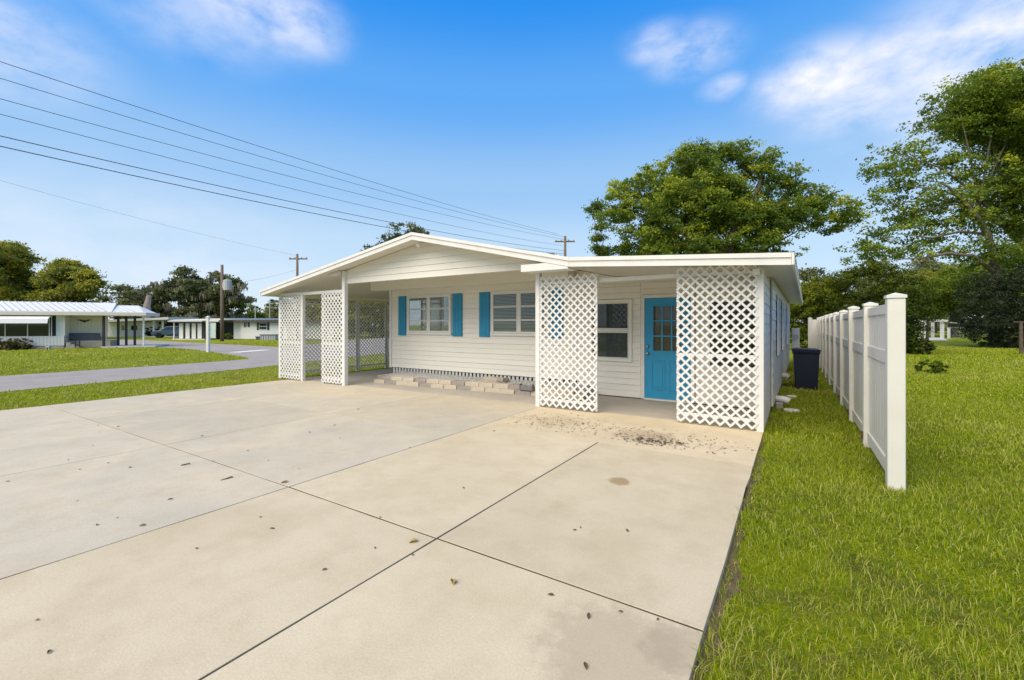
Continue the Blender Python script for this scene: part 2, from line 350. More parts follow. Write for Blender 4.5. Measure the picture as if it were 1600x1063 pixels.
def slabz(x): return 0.0 if x > -3.95 else -0.045 * min(1.0, (-3.95 - x) / 8.15)
drv = bpy.data.objects.new('driveway', None); C.objects.link(drv); tag(drv, kind='structure'); ROOTM['driveway'] = Matrix()
MB().prism([(-12.10, -0.14), (-12.10, slabz(-12.1) - .005), (-3.95, -0.005), (-0.38, -0.005), (-0.38, -0.14)], -6.0, 8.9).build('joint_bed', JOINT, drv)
rng = random.Random(4)
def slab(x0, x1, y0, y1, m, g=0.006, name='concrete_slab', rag=0.0):
    """one pour of concrete with eased, slightly wandering edges"""
    x0 += g; x1 -= g; y0 += g; y1 -= g
    n = max(2, int((x1 - x0) / 0.35)); k = max(2, int((y1 - y0) / 0.35))
    j = lambda: rng.uniform(-.0025, .0025)
    ring = [(x0 + (x1 - x0) * i / n, y0 + j()) for i in range(n)] + [(x1 + j() + (rng.uniform(-rag, rag) if i else 0), y0 + (y1 - y0) * i / k) for i in range(k)]
    ring += [(x1 - (x1 - x0) * i / n, y1 + j()) for i in range(n)] + [(x0 + j(), y1 - (y1 - y0) * i / k) for i in range(k)]
    cx, cy = (x0 + x1) / 2, (y0 + y1) / 2; e = 0.002
    inn = [(x + (e if x < cx else -e), y + (e if y < cy else -e)) for x, y in ring]
    q = len(ring)
    v = [(x, y, -0.13) for x, y in ring] + [(x, y, slabz(x) - e) for x, y in ring] + [(x, y, slabz(x)) for x, y in inn]
    f = [(i, (i + 1) % q, (i + 1) % q + q, i + q) for i in range(q)] + [(i + q, (i + 1) % q + q, (i + 1) % q + 2 * q, i + 2 * q) for i in range(q)] + [tuple(range(2 * q, 3 * q))]
    return pyd(name, v, f, m, drv)
XL = [-12.10, -9.62, -6.70, -3.95]
for i in range(3):
    for (y0, y1) in ((-6, -.6), (-.6, 2.33), (2.33, 4.70), (4.70, 7.28)):
        slab(XL[i], XL[i + 1], y0, y1, CONC_L, 0.006)
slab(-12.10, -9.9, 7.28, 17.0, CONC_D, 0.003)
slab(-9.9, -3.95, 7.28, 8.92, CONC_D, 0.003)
for i, (x0, x1) in enumerate(((-3.95, -2.12), (-2.12, -0.37))):
    for (y0, y1) in ((-6, -1.2), (-1.2, 2.33), (2.33, 5.36)):
        slab(x0, x1, y0, y1, CONC_R, 0.008, rag=0.004 if i else 0)
slab(-3.95, -0.37, 5.36, 7.24, CONC_P, 0.004, 'patio_slab', 0.004)
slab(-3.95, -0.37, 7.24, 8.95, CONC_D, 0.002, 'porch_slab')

# ------------------------------------------------------------------ the house
H = thing('house', 'white clapboard house with carport, blue door and blue shutters at the end of the driveway', 'house', (-6.0, 9.0, 0.0))
WY = 9.0
ROOF = [(-12.80, 2.47), (-6.82, 3.45), (-3.17, 2.62), (-.035, 2.42)]
def roof_z(x):
    for (xa, za), (xb, zb) in zip(ROOF, ROOF[1:]):
        if xa <= x <= xb: return za + (zb - za) * (x - xa) / (xb - xa)
    return ROOF[0][1] if x < ROOF[0][0] else ROOF[-1][1]
RT = 0.10                                                # roof deck thickness
YF, YB = 6.75, 21.0
def skew(y): return 0.0185 * (y - YF)
# roof deck: one plate per slope
rp = None
def roof_plate(i, name):
    (xa, za), (xb, zb) = ROOF[i], ROOF[i + 1]; mb = MB()
    s = skew(YB) if i == 2 else 0
    v = [(xa, YF, za - RT), (xb, YF, zb - RT), (xb + s, YB, zb - RT), (xa, YB, za - RT), (xa, YF, za), (xb, YF, zb), (xb + s, YB, zb), (xa, YB, za)]
    mb.add(v, [(0, 3, 2, 1), (4, 5, 6, 7), (0, 1, 5, 4), (1, 2, 6, 5), (2, 3, 7, 6), (3, 0, 4, 7)])
    return mb.build(name, CEIL, H)
plates = [roof_plate(i, 'roof_slope') for i in range(3)]
# fascia along the front, drip edge above it
for i in range(3):
    (xa, za), (xb, zb) = ROOF[i], ROOF[i + 1]
    g = 0.0015
    MB().prism([(xa + g, za - .145), (xb - g, zb - .145), (xb - g, zb - .052), (xa + g, za - .052)], YF - .028, YF - .001).build('fascia', WHITE, plates[i])
    MB().prism([(xa + g, za - .050), (xb - g, zb - .050), (xb - g, zb + .012), (xa + g, za + .012)], YF - .045, YF - .001).build('drip_edge', WHITE, plates[i])
# left eave and right eave edges
MB().box(-12.83, -12.802, YF - .04, YB, 2.47 - .145, 2.47 + .012).build('fascia', WHITE, plates[0])
v = []
for y in (YF - .045, YB):
    s = skew(y) - .035; v += [(0.002 + s, y, 2.42 - .145), (0.030 + s, y, 2.42 - .145), (0.030 + s, y, 2.432), (0.002 + s, y, 2.432)]
pyd('fascia', v, [(0, 1, 2, 3), (7, 6, 5, 4), (0, 4, 5, 1), (1, 5, 6, 2), (2, 6, 7, 3), (3, 7, 4, 0)], WHITE, plates[2])
y = YF + .5
while y < YB - .3:                                        # open flutes of the roof pans along the eave
    s = skew(y) - .035; box('pan_flute', .031 + s, .045 + s, y, y + .16, 2.395, 2.420, GREYMET, plates[2]); y += .32
# boxed return at the foot of the gable, and beam end on the other side
MB().prism([(-4.12, 2.445), (-3.20, 2.445), (-3.20, 2.474), (-3.62, 2.57), (-4.12, 2.57)], YF - .025, 7.08).build('eave_return', WHITE, H)
MB().prism([(-10.12, 2.745), (-9.68, 2.745), (-9.68, 2.868), (-10.12, 2.80)], 7.02, 7.12).build('beam_end', WHITE, H)
# gable face boards between the posts
BY = 7.16
gz0, step = 2.545, 0.137
gable = MB().prism([(-9.60, gz0), (-4.02, gz0), (-4.02, 2.68), (-6.82, 3.34), (-9.60, 2.88)], BY + .01, BY + .07).build('gable_wall', SIDING, H)
z = gz0
while z < 3.30:
    z1 = min(z + step, 3.33)
    def xr(zz):                                          # where the roof underside cuts this height
        l = -9.60 if zz < 2.88 else -9.60 + (zz - 2.88) / (3.34 - 2.88) * 2.78
        r = -4.02 if zz < 2.68 else -4.02 - (zz - 2.68) / (3.34 - 2.68) * 2.80
        return l, r
    l0, r0 = xr(z); l1, r1 = xr(z1)
    if r1 - l1 > .1:
        t0, t1 = BY - .012, BY + .002
        MB().add([(l0, t0, z + .003), (r0, t0, z + .003), (r1, t1, z1), (l1, t1, z1), (l0, BY + .008, z + .003), (r0, BY + .008, z + .003), (r1, BY + .008, z1), (l1, BY + .008, z1)],
                 [(0, 1, 2, 3), (7, 6, 5, 4), (0, 4, 5, 1), (1, 5, 6, 2), (2, 6, 7, 3), (3, 7, 4, 0)]).build('siding_board', SIDING, gable)
    z += step
lamp = MB().tube([(-6.82, 6.99, 3.27), (-6.82, 6.93, 3.235), (-6.82, 6.89, 3.215)], [.03, .045, .05], 10).build('eave_lamp', WHITE, H)

# front wall body and clapboards
back = MB().prism([(-10.0, .27), (-4.05, .27), (-4.05, 0.0), (-.37, 0.0), (-.37, 2.335), (-3.17, 2.51), (-6.82, 3.34), (-10.0, 2.82)], WY + .012, WY + .14).build('front_wall', SIDING, H)
def clapboards(x0, x1, z0, z1, step, parent, y=WY):
    z = z0; k = 0
    while z < z1 - .02:
        zt = min(z + step, z1); p0, p1 = (.018, .003) if k % 2 == 0 else (.010, .003)
        MB().add([(x0, y - p0, z + .004), (x1, y - p0, z + .004), (x1, y - p1, zt), (x0, y - p1, zt), (x0, y + .011, z + .004), (x1, y + .011, z + .004), (x1, y + .011, zt), (x0, y + .011, zt)],
                 [(0, 1, 2, 3), (7, 6, 5, 4), (0, 4, 5, 1), (1, 5, 6, 2), (2, 6, 7, 3), (3, 7, 4, 0)]).build('siding_board', SIDING, parent)
        z = zt; k += 1
clapboards(-9.93, -4.06, .272, 2.53, .127, back)
clapboards(-4.05, -2.645, .01, 2.36, .127, back)
clapboards(-1.595, -.44, .01, 2.335, .127, back)
clapboards(-2.64, -1.60, 2.105, 2.36, .127, back)
box('corner_trim', -10.02, -9.935, WY - .03, WY + .05, .255, 2.75, WHITE, H)
box('corner_trim', -.435, -.365, WY - .02, WY + .012, .0, 2.30, WHITE, H)
box('valance', -10.42, -4.10, 8.62, 8.972, 2.50, 2.80, SIDING, H)
# side and rear shell, skewed like the eave
def side_x(y): return -.36 + .0135 * (y - 7.2)
v = []
for y in (WY + .14, 20.8):
    s = side_x(y); v += [(s - .12, y, .05), (s - .014, y, .05), (s - .014, y, 2.315), (s - .12, y, 2.315)]
sw = pyd('side_wall', v, [(3, 2, 1, 0), (4, 5, 6, 7), (1, 5, 4, 0), (2, 6, 5, 1), (3, 7, 6, 2), (0, 4, 7, 3)], SIDING, H)
z = .06
while z < 2.30:
    zt = min(z + .19, 2.312); v = []
    for y in (WY + .02, 20.82):
        s = side_x(y); v += [(s - .013, y, z + .003), (s + .012, y, z + .003), (s + .001, y, zt), (s - .013, y, zt)]
    pyd('siding_board', v, [(3, 2, 1, 0), (4, 5, 6, 7), (1, 5, 4, 0), (2, 6, 5, 1), (3, 7, 6, 2), (0, 4, 7, 3)], WHITE, sw)
    z = zt
box('rear_wall', -10.0, -.30, 20.70, 20.80, 0, 2.31, SIDING, H)
box('left_wall', -10.0, -9.9, WY + .15, 20.69, 0.0, 2.75, SIDING, H)
# porch end wall: short clad wall between the corner lattice and the main wall
v = []
ew = box('porch_end_wall', -.425, -.395, 7.24, 8.96, .02, 2.26, WHITE, H)
z = .02
while z < 2.22:
    zt = min(z + .15, 2.26)
    MB().add([(-.394, 7.225, z + .003), (-.366, 7.225, z + .003), (-.38, 7.225, zt), (-.394, 7.225, zt), (-.394, 8.975, z + .003), (-.366, 8.975, z + .003), (-.38, 8.975, zt), (-.394, 8.975, zt)],
             [(3, 2, 1, 0), (4, 5, 6, 7), (1, 5, 4, 0), (2, 6, 5, 1), (3, 7, 6, 2), (0, 4, 7, 3)]).build('siding_board', WHITE, ew); z = zt
# porch header, posts
box('porch_header', -3.93, -.44, 7.17, 7.25, 2.235, 2.298, WHITE, H)
for (x, y, w, zt) in ((-3.99, 7.14, .045, 2.60), (-9.60, 7.14, .055, 2.86), (-10.47, 7.14, .03, 2.32), (-11.41, 7.14, .045, 2.32), (-12.50, 7.14, .045, 2.36), (-.41, 7.14, .045, 2.28)):
    box('post', x - w, x + w, y - w, y + w, slabz(x) - .01, zt, WHITE, H, bevel=.006)
box('flood_box', -.49, -.41, 6.95, 7.085, 2.20, 2.275, WHITE, H)
box('carport_header', -12.455, -9.66, 7.11, 7.17, 2.322, 2.40, WHITE, H)
# lattice: diagonal slats, each one a piece
slat_me = None
def slat_mesh():
    global slat_me
    if slat_me is None:
        o = MB().box(-.5, .5, -.0035, .0035, -.0155, .0155).build('slat', LATT); slat_me = o.data; bpy.data.objects.remove(o)
    return slat_me
def lattice(org, axis, w, h, mid=None, joined=False, pitch=.137, m=None):
    """org = lower left corner, axis 'x' or 'y' is the direction of the width"""
    pan = MB()
    e = .03
    def bx(a0, a1, z0, z1, d0, d1):
        if axis == 'x': pan.box(org[0] + a0, org[0] + a1, org[1] + d0, org[1] + d1, org[2] + z0, org[2] + z1)
        else: pan.box(org[0] + d0, org[0] + d1, org[1] + a0, org[1] + a1, org[2] + z0, org[2] + z1)
    bx(-.002, e, .0, h, .010, .034); bx(w - e, w + .002, .0, h, .010, .034)
    for zz in ([.12, h - .12] + ([mid] if mid else [])): bx(e + .001, w - e - .001, zz - .022, zz + .022, .010, .034)
    p = pan.build('lattice_panel', LATT, H)
    mbj = MB()
    for sgn in (1, -1):
        c = -h if sgn > 0 else 0.0
        lo, hi = (-h, w) if sgn > 0 else (0, w + h)
        n = int((hi - lo) / pitch) + 1
        for i in range(n + 1):
            c = lo + (i + .5) * pitch
            # x = c + t (sgn 1) or x = c - t, z = t
            if sgn > 0: t0, t1 = max(0, -c), min(h, w - c)
            else: t0, t1 = max(0, c - w), min(h, c)
            if t1 - t0 < .03: continue
            x0 = c + sgn * t0; x1 = c + sgn * t1
            L = math.hypot(x1 - x0, t1 - t0); cxm, czm = (x0 + x1) / 2, (t0 + t1) / 2
            dep = .0 if sgn > 0 else -.0075
            ang = -math.atan2(t1 - t0, x1 - x0)
            if joined:
                ux, uz = (x1 - x0) / L, (t1 - t0) / L; hw = .0155
                q = [(x0 - uz * hw, t0 + ux * hw), (x0 + uz * hw, t0 - ux * hw), (x1 + uz * hw, t1 - ux * hw), (x1 - uz * hw, t1 + ux * hw)]
                q = [(min(max(a, 0), w), min(max(b, 0), h)) for a, b in q]
                if axis == 'x': mbj.prism([(org[0] + a, org[2] + b) for a, b in q], org[1] + dep - .0035, org[1] + dep + .0035, 'y')
                else: mbj.prism([(org[1] + a, org[2] + b) for a, b in q], org[0] + dep - .0035, org[0] + dep + .0035, 'x')
            else:
                o = bpy.data.objects.new('slat', slat_mesh()); C.objects.link(o); o.parent = p
                if axis == 'x': o.location = (org[0] + cxm, org[1] + dep, org[2] + czm); o.rotation_euler = (0, ang, 0)
                else:
                    o.location = (org[0] + dep, org[1] + cxm, org[2] + czm)
                    o.rotation_euler = (Matrix.Rotation(R(90), 3, 'Z') @ Matrix.Rotation(ang, 3, 'Y')).to_euler()
                o.scale = (L, 1, 1)
    if joined: tag(mbj.build('lattice_slats', LATT, p), kind='stuff')
    return p
lattice((-1.53, 7.09, 0.03), 'x', 1.09, 2.345, 1.02)
lattice((-3.93, 7.09, 0.03), 'x', 1.10, 2.345)
lattice((-10.50, 7.09, 0.0), 'x', .86, 2.32, 1.02)
lattice((-12.46, 7.09, -.01), 'x', 1.02, 2.33, 1.02)
# carport side screens, further back
y = 7.22
for k in range(7):
    lattice((-12.42, y + .045, .0), 'y', 1.16, 2.27, 1.2 if k else None, joined=True, pitch=.125)
    box('post', -12.45, -12.39, y + 1.21, y + 1.27, -.06, 2.29, WHITE, H); y += 1.25
box('carport_side_header', -12.47, -12.37, 7.20, 16.0, 2.295, 2.36, CEIL, H)
# skirting under the clapboards
sk = box('skirting', -9.94, -4.07, WY + .034, WY + .05, .0, .262, DARK, H)
x = -9.90
while x < -4.12:
    box('slat', x, x + .066, WY + .008, WY + .030, .02, .262, SKIRT, sk); x += .118
box('skirting_rail', -9.92, -4.08, WY + .0305, WY + .0335, .14, .17, SKIRT, sk)

def awning_window(x0, x1, z0, z1, y=WY - .014):
    """two columns of three awning panes behind a slim frame"""
    w = MB()
    t = .05
    w.box(x0 - t, x1 + t, y - .04, y, z1, z1 + t).box(x0 - t - .02, x1 + t + .02, y - .055, y, z0 - t, z0).box(x0 - t, x0, y - .04, y, z0 + .001, z1 - .001).box(x1, x1 + t, y - .04, y, z0 + .001, z1 - .001)
    W_ = w.build('window', WHITE, H)
    box('back_panel', x0 + .001, x1 - .001, y - .008, y - .002, z0 + .001, z1 - .001, DARK, W_)
    bl = MB(); z = z0 + .03
    while z < z1 - .02:
        bl.add([(x0 + .02, y - .016, z), (x1 - .02, y - .016, z), (x1 - .02, y - .010, z + .018), (x0 + .02, y - .010, z + .018)], [(0, 1, 2, 3)]); z += .034
    bl.build('blind', BLIND, W_)
    xm = (x0 + x1) / 2
    box('mullion', xm - .04, xm + .04, y - .034, y - .0105, z0 + .002, z1 - .002, ALU, W_)
    for (a, b) in ((x0, xm - .041), (xm + .041, x1)):
        hgt = (z1 - z0) / 3
        for r in range(3):
            s = MB(); za, zb = z0 + r * hgt + .003, z0 + (r + 1) * hgt - .003; q = .018
            lo = .05 if r == 0 else q
            s.box(a + .002, b - .002, y - .036, y - .02, za, za + lo).box(a + .002, b - .002, y - .036, y - .02, zb - q, zb).box(a + .002, a + .002 + q, y - .036, y - .02, za + lo, zb - q).box(b - .002 - q, b - .002, y - .036, y - .02, za + lo, zb - q)
            sa = s.build('sash', ALU, W_)
            box('pane', a + .021, b - .021, y - .029, y - .026, za + lo + .001, zb - q - .001, GLASS, W_)
    return W_
awning_window(-9.21, -7.71, 1.29, 2.27)
awning_window(-6.30, -4.80, 1.29, 2.27)
for x0, x1 in ((-9.64, -9.335), (-7.615, -7.285), (-6.73, -6.405), (-4.70, -4.385)):
    sh = box('shutter', x0, x1, WY - .040, WY - .014, 1.20, 2.325, BLUE2, H, bevel=.004)
    n = 3; w = (x1 - x0 - .02) / n
    for i in range(n): box('board', x0 + .01 + i * w + .002, x0 + .01 + (i + 1) * w - .002, WY - .048, WY - .0405, 1.21, 2.315, BLUE2, sh)
def hung_window(x0, x1, z0, z1, y=WY - .014):
    t = .06; w = MB()
    w.box(x0 - t, x1 + t, y - .03, y, z1, z1 + t).box(x0 - t, x1 + t, y - .03, y, z0 - t, z0).box(x0 - t, x0, y - .03, y, z0 + .001, z1 - .001).box(x1, x1 + t, y - .03, y, z0 + .001, z1 - .001)
    W_ = w.build('window', SIDING, H)
    box('back_panel', x0 + .001, x1 - .001, y - .007, y - .002, z0 + .001, z1 - .001, DARK, W_)
    zm = (z0 + z1) / 2
    box('screen', x0 + .012, x1 - .012, y - .013, y - .011, z0 + .01, z1 - .01, SCREEN, W_)
    box('meeting_rail', x0 + .002, x1 - .002, y - .035, y - .016, zm - .025, zm + .025, ALU, W_)
    for (a, b) in ((z0, zm - .026), (zm + .026, z1)):
        s = MB(); q = .022
        s.box(x0 + .002, x1 - .002, y - .033, y - .016, a + .002, a + .002 + q).box(x0 + .002, x1 - .002, y - .033, y - .016, b - .002 - q, b - .002).box(x0 + .002, x0 + .002 + q, y - .033, y - .016, a + .025, b - .025).box(x1 - .002 - q, x1 - .002, y - .033, y - .016, a + .025, b - .025)
        s.build('sash', ALU, W_); box('pane', x0 + .025, x1 - .025, y - .026, y - .023, a + .026, b - .026, GLASS, W_)
hung_window(-3.70, -2.88, .80, 1.97)
hung_window(-1.36, -.56, .72, 1.95)
# windows of the long side wall
for (y0, y1) in ((10.2, 11.2), (12.5, 13.6), (16.0, 17.2)):
    s = side_x((y0 + y1) / 2) + .016; w = MB(); t = .05; z0, z1 = .95, 2.05
    w.box(s, s + .035, y0 - t, y1 + t, z1, z1 + t).box(s, s + .035, y0 - t, y1 + t, z0 - t, z0).box(s, s + .035, y0 - t, y0, z0 + .001, z1 - .001).box(s, s + .035, y1, y1 + t, z0 + .001, z1 - .001)
    W_ = w.build('window', WHITE, H)
    box('back_panel', s, s + .006, y0 + .001, y1 - .001, z0 + .001, z1 - .001, DARK, W_)
    box('meeting_rail', s + .012, s + .03, y0 + .002, y1 - .002, 1.48, 1.52, ALU, W_)
    for a, b in ((z0 + .003, 1.478), (1.522, z1 - .003)): box('pane', s + .018, s + .021, y0 + .003, y1 - .003, a, b, GLASS, W_)
# door
dx0, dx1, dz0, dz1 = -2.555, -1.685, .035, 2.035
fr = MB(); y = WY - .016
fr.box(dx0 - .075, dx0 - .006, y - .03, y + .02, .012, dz1 + .07).box(dx1 + .006, dx1 + .075, y - .03, y + .02, .012, dz1 + .07).box(dx0 - .0055, dx1 + .0055, y - .03, y + .02, dz1 + .006, dz1 + .07)
fr.build('door_frame', WHITE, H)
box('door_sill', dx0 - .0055, dx1 + .0055, y - .06, y + .03, .002, .032, ALU, H)
gx0, gx1, gz0_, gz1_ = -2.395, -1.845, .975, 1.885
d = MB(); yb, yf = y + .02, y - .018
d.box(dx0, gx0, yf, yb, dz0, dz1).box(gx1, dx1, yf, yb, dz0, dz1).box(gx0 + .0005, gx1 - .0005, yf, yb, gz1_, dz1).box(gx0 + .0005, gx1 - .0005, yf, yb, dz0, gz0_)
door = d.build('door', BLUE, H)
mun = MB()
gw, gh = (gx1 - gx0) / 3, (gz1_ - gz0_) / 3
for i in range(0, 4): mun.box(gx0 + i * gw - .013, gx0 + i * gw + .013, yf - .012, yf + .01, gz0_ - .013, gz1_ + .013)
for j in range(0, 4):
    for i in range(3): mun.box(gx0 + i * gw + .0131, gx0 + (i + 1) * gw - .0131, yf - .011, yf + .009, gz0_ + j * gh - .013, gz0_ + j * gh + .013)
mun.build('muntins', BLUE, door)
BROWNP = mat('brown_interior_curtain', (0.16, 0.10, 0.075), 0.8, 0.4, 5)
box('curtain', gx0 + .002, gx1 - .002, yb - .006, yb - .002, gz0_ + .002, gz1_ - .002, BROWNP, door)
for i in range(3):
    for j in range(3): box('pane', gx0 + i * gw + .014, gx0 + (i + 1) * gw - .014, yf + .002, yf + .005, gz0_ + j * gh + .014, gz0_ + (j + 1) * gh - .014, GLASS, door)
for px0 in (-2.425, -2.085):                              # two raised panels below the glass
    pm = MB(); a, b, c, e = px0, px0 + .27, .20, .80
    for (x0, x1, z0, z1) in ((a, b, c, c + .022), (a, b, e - .022, e), (a, a + .022, c + .0225, e - .0225), (b - .022, b, c + .0225, e - .0225)): pm.box(x0, x1, yf - .009, yf - .0005, z0, z1)
    pm.box(a + .05, b - .05, yf - .007, yf - .0005, c + .05, e - .05); pm.build('panel', BLUE, door, bevel=.003)
for zz, r in ((.93, .03), (1.07, .027)):
    MB().tube([(-2.495, yf, zz), (-2.495, yf - .02, zz), (-2.495, yf - .045, zz), (-2.495, yf - .062, zz)], [r * 1.1, r * .5 if r > .028 else r, r, r * .8], 12).build('handle' if r > .028 else 'deadbolt', STEEL, door, smooth=True)

# ------------------------------------------------------------------ brick border and gravel in front of the skirting
BR = thing('brick_border', 'low two-course border of tan and grey bricks below the shuttered windows', 'border', (-7.0, 8.45, -.02))
br_t = MB().box(-.190, .190, -.095, .095, -.049, .049).build('brick', TAN, bevel=.005).data
br_g = br_t.copy(); br_g.materials.clear(); br_g.materials.append(GREYB)
for ob in list(C.objects):
    if ob.name.startswith('brick') and ob.data in (br_t,): bpy.data.objects.remove(ob)
rb = random.Random(11)
def brick(x, y, z, g, rz=0.0, rx=0.0):
    o = bpy.data.objects.new('brick', br_g if g else br_t); C.objects.link(o); o.location = (x, y, z); o.rotation_euler = (rx, 0, rz); return adopt(o, BR)
def border_y(x): return 8.02 + .06 * (x + 9.2)
x = -9.20; k = 0
while x < -3.6:
    gx = slabz(x)
    brick(x, border_y(x) - .05 + rb.uniform(-.012, .012), gx + .042, k in (1, 4, 7, 11), rb.uniform(-.04, .04) + .05)
    if k < 14: brick(x + .19, border_y(x) + .01 + rb.uniform(-.012, .012), gx + .141, k in (0, 3, 6, 10), rb.uniform(-.05, .05) + .05)
    x += .386; k += 1
for i in range(2):
    brick(-9.36, border_y(-9.36) + .24 + i * .39, slabz(-9.36) + .042, i == 1, R(90)); brick(-9.33, border_y(-9.36) + .20 + i * .39, slabz(-9.36) + .141, i == 0, R(90) + .05)
brick(-6.0, 8.45, .225, False, .4, .1); brick(-5.75, 8.5, .235, True, -.3, -.1)
dk = MB().box(-4.98, -4.70, 8.10, 8.20, .10, .20).box(-5.005, -4.982, 8.09, 8.19, .10, .235).box(-4.698, -4.675, 8.09, 8.19, .10, .235)
tag(dk.build('broken_grey_block', mat('slate_block', (.20, .20, .21), .8, .3, 9), bevel=.006), 'dark grey hollow block set among the tan border bricks', 'block')
gv = MB(); rg = random.Random(5)
oct_v = [(1, 0, 0), (-1, 0, 0), (0, 1, 0), (0, -1, 0), (0, 0, 1), (0, 0, -1)]
oct_f = [(0, 2, 4), (2, 1, 4), (1, 3, 4), (3, 0, 4), (2, 0, 5), (1, 2, 5), (3, 1, 5), (0, 3, 5)]
for i in range(3600):
    x = rg.uniform(-9.25, -3.7); y = rg.uniform(border_y(x) + .1, 8.96); s = rg.uniform(.010, .026); z = .185 + slabz(x) + rg.uniform(-.012, .012)
    a = rg.uniform(0, 6.28); ca, sa = math.cos(a) * s, math.sin(a) * s
    gv.add([(x + vx * ca * rg.uniform(.7, 1.3) - vy * sa, y + vx * sa + vy * ca, z + vz * s * .7) for vx, vy, vz in oct_v], oct_f)
gv.prism([(-9.3, border_y(-9.3) + .08), (-3.62, border_y(-3.62) + .08), (-3.62, 8.98), (-9.3, 8.98)], -.06, .165, 'z')
tag(gv.build('gravel', GRAVEL), 'pale loose gravel filling the bed behind the brick border', 'gravel', kind='stuff')

# ------------------------------------------------------------------ vinyl fence
FX, FY0, FS = 0.80, 5.47, 1.73
FN = thing('vinyl_fence', 'tall white vinyl privacy fence with capped posts running back beside the house', 'fence', (FX, FY0, GZ))
NP = 10
post_me = cap_me = None
for k in range(NP + 1):
    if k == NP: y, x = FY0 + FS * (NP - 1), FX - .30
    else: y, x = FY0 + FS * k, FX
    if post_me is None:
        p = MB().box(-.066, .066, -.066, .066, -.12, 1.795).build('post', FENCE, bevel=.006); post_me = p.data; bpy.data.objects.remove(p)
        q = MB().box(-.074, .074, -.074, .074, 1.797, 1.825).add([(-.07, -.07, 1.8255), (.07, -.07, 1.8255), (.07, .07, 1.8255), (-.07, .07, 1.8255), (0, 0, 1.85)], [(3, 2, 1, 0), (0, 1, 4), (1, 2, 4), (2, 3, 4), (3, 0, 4)]).build('post_cap', FENCE)
        cap_me = q.data; bpy.data.objects.remove(q)
    rr = random.Random(k)
    p = adopt(bpy.data.objects.new('post', post_me), FN); C.objects.link(p); p.location = (x, y, GZ + rr.uniform(-.008, .008)); p.rotation_euler = (rr.uniform(-.006, .006), rr.uniform(-.006, .006), 0)
    q = bpy.data.objects.new('post_cap', cap_me); C.objects.link(q); q.parent = p
def rail_panel(y0, y1):
    L = y1 - y0 - .14; ya = y0 + .07
    pn = MB().box(FX - .026, FX + .026, ya, ya + L, GZ + 1.66, GZ + 1.76).build('panel', FENCE, FN, bevel=.004)
    for z0, z1 in ((.06, .20), (1.16, 1.29)): box('rail', FX - .028, FX + .028, ya, ya + L, GZ + z0, GZ + z1, FENCE, pn, bevel=.004)
    n = 9; w = L / n
    for i in range(n):
        box('picket', FX - .011, FX + .011, ya + i * w + .008, ya + (i + 1) * w - .008, GZ + .2005, GZ + 1.1595, FENCE, pn)
    n = 13; w = L / n
    for i in range(n):
        box('picket', FX - .010, FX + .010, ya + i * w + .009, ya + (i + 1) * w - .009, GZ + 1.2905, GZ + 1.6595, FENCE, pn)
for k in range(NP - 1): rail_panel(FY0 + FS * k, FY0 + FS * (k + 1))
box('end_panel', FX - .233, FX - .067, FY0 + FS * 9 - .02, FY0 + FS * 9 + .02, GZ + .05, GZ + 1.76, FENCE, FN)
# rusty ties low on the posts
RUST = mat('rusty_bracket', (.16, .07, .04), .8, .3, 20)
for k in (1, 2, 3): box('bracket', FX - .085, FX - .068, FY0 + FS * k - .05, FY0 + FS * k + .02, GZ + .10, GZ + .19, RUST, FN)

# ------------------------------------------------------------------ wheelie bin, meter, pipes beside the house
def bin_():
    b = gnd(1259, 608.5, GZ)
    t = thing('trash_can', 'dark navy plastic trash can standing on the grass between house and fence', 'trash can', (b.x, b.y, GZ), R(2))
    mb = MB(); hw = lambda z: .215 + .045 * z
    def ring(z, w, d): return [(-w, -d, z), (w, -d, z), (w, d, z), (-w, d, z)]
    zs = [0, .02, .45, .86, .90, .93]
    v = []; f = []
    for z in zs: w = hw(z) + (.018 if z > .87 else 0); v += ring(z, w, w + .03)
    for i in range(len(zs) - 1): f += [(i * 4 + j, i * 4 + (j + 1) % 4, i * 4 + 4 + (j + 1) % 4, i * 4 + 4 + j) for j in range(4)]
    f += [(3, 2, 1, 0), tuple(range(len(zs) * 4 - 4, len(zs) * 4))]
    mb.add(v, f).build('body', NAVY, t, True, bevel=.018)
    MB().prism([(-.29, .932), (.29, .932), (.29, .955), (.22, .985), (-.22, .985), (-.29, .955)], -.31, .29).build('lid', NAVY, t, True, bevel=.01)
    MB().tube([(-.16, .33, .90), (.16, .33, .90)], .018, 8).build('handle', NAVY, t, True)
    for s in (-1, 1): MB().tube([(s * .13, .22, .09), (s * .18, .22, .09)], .09, 14).build('wheel', BLACK, t, True)
bin_()
mt = thing('electric_meter', 'grey electric meter cabinet on a post beside the rear of the side wall', 'meter', (0.02, 17.2, GZ))
box('cabinet', -.09, .13, 17.0, 17.35, .55, 1.40, GREYMET, mt, bevel=.01)
box('post', -.02, .05, 17.14, 17.22, GZ, .55, GREYMET, mt)
box('door_panel', -.07, .11, 16.985, 16.999, .60, 1.35, GREYMET, mt)
MB().tube([(.02, 16.98, 1.12), (.02, 16.92, 1.12)], .08, 12).build('meter_dial', GLASS, mt)
def pipe(y, z, L, r, label):
    s = side_x(y) + .02
    mb = MB().tube([(s, y, z), (s + L * .6, y, z), (s + L, y - .02, z - .03)], r, 12)
    o = mb.build('vent_pipe', WHITE, smooth=True); tag(o, label, 'pipe')
pipe(9.75, .10, .22, .065, 'short white vent pipe sticking out low near the front of the side wall')
pipe(12.9, .24, .16, .07, 'white vent pipe sticking out of the side wall next to the trash can')
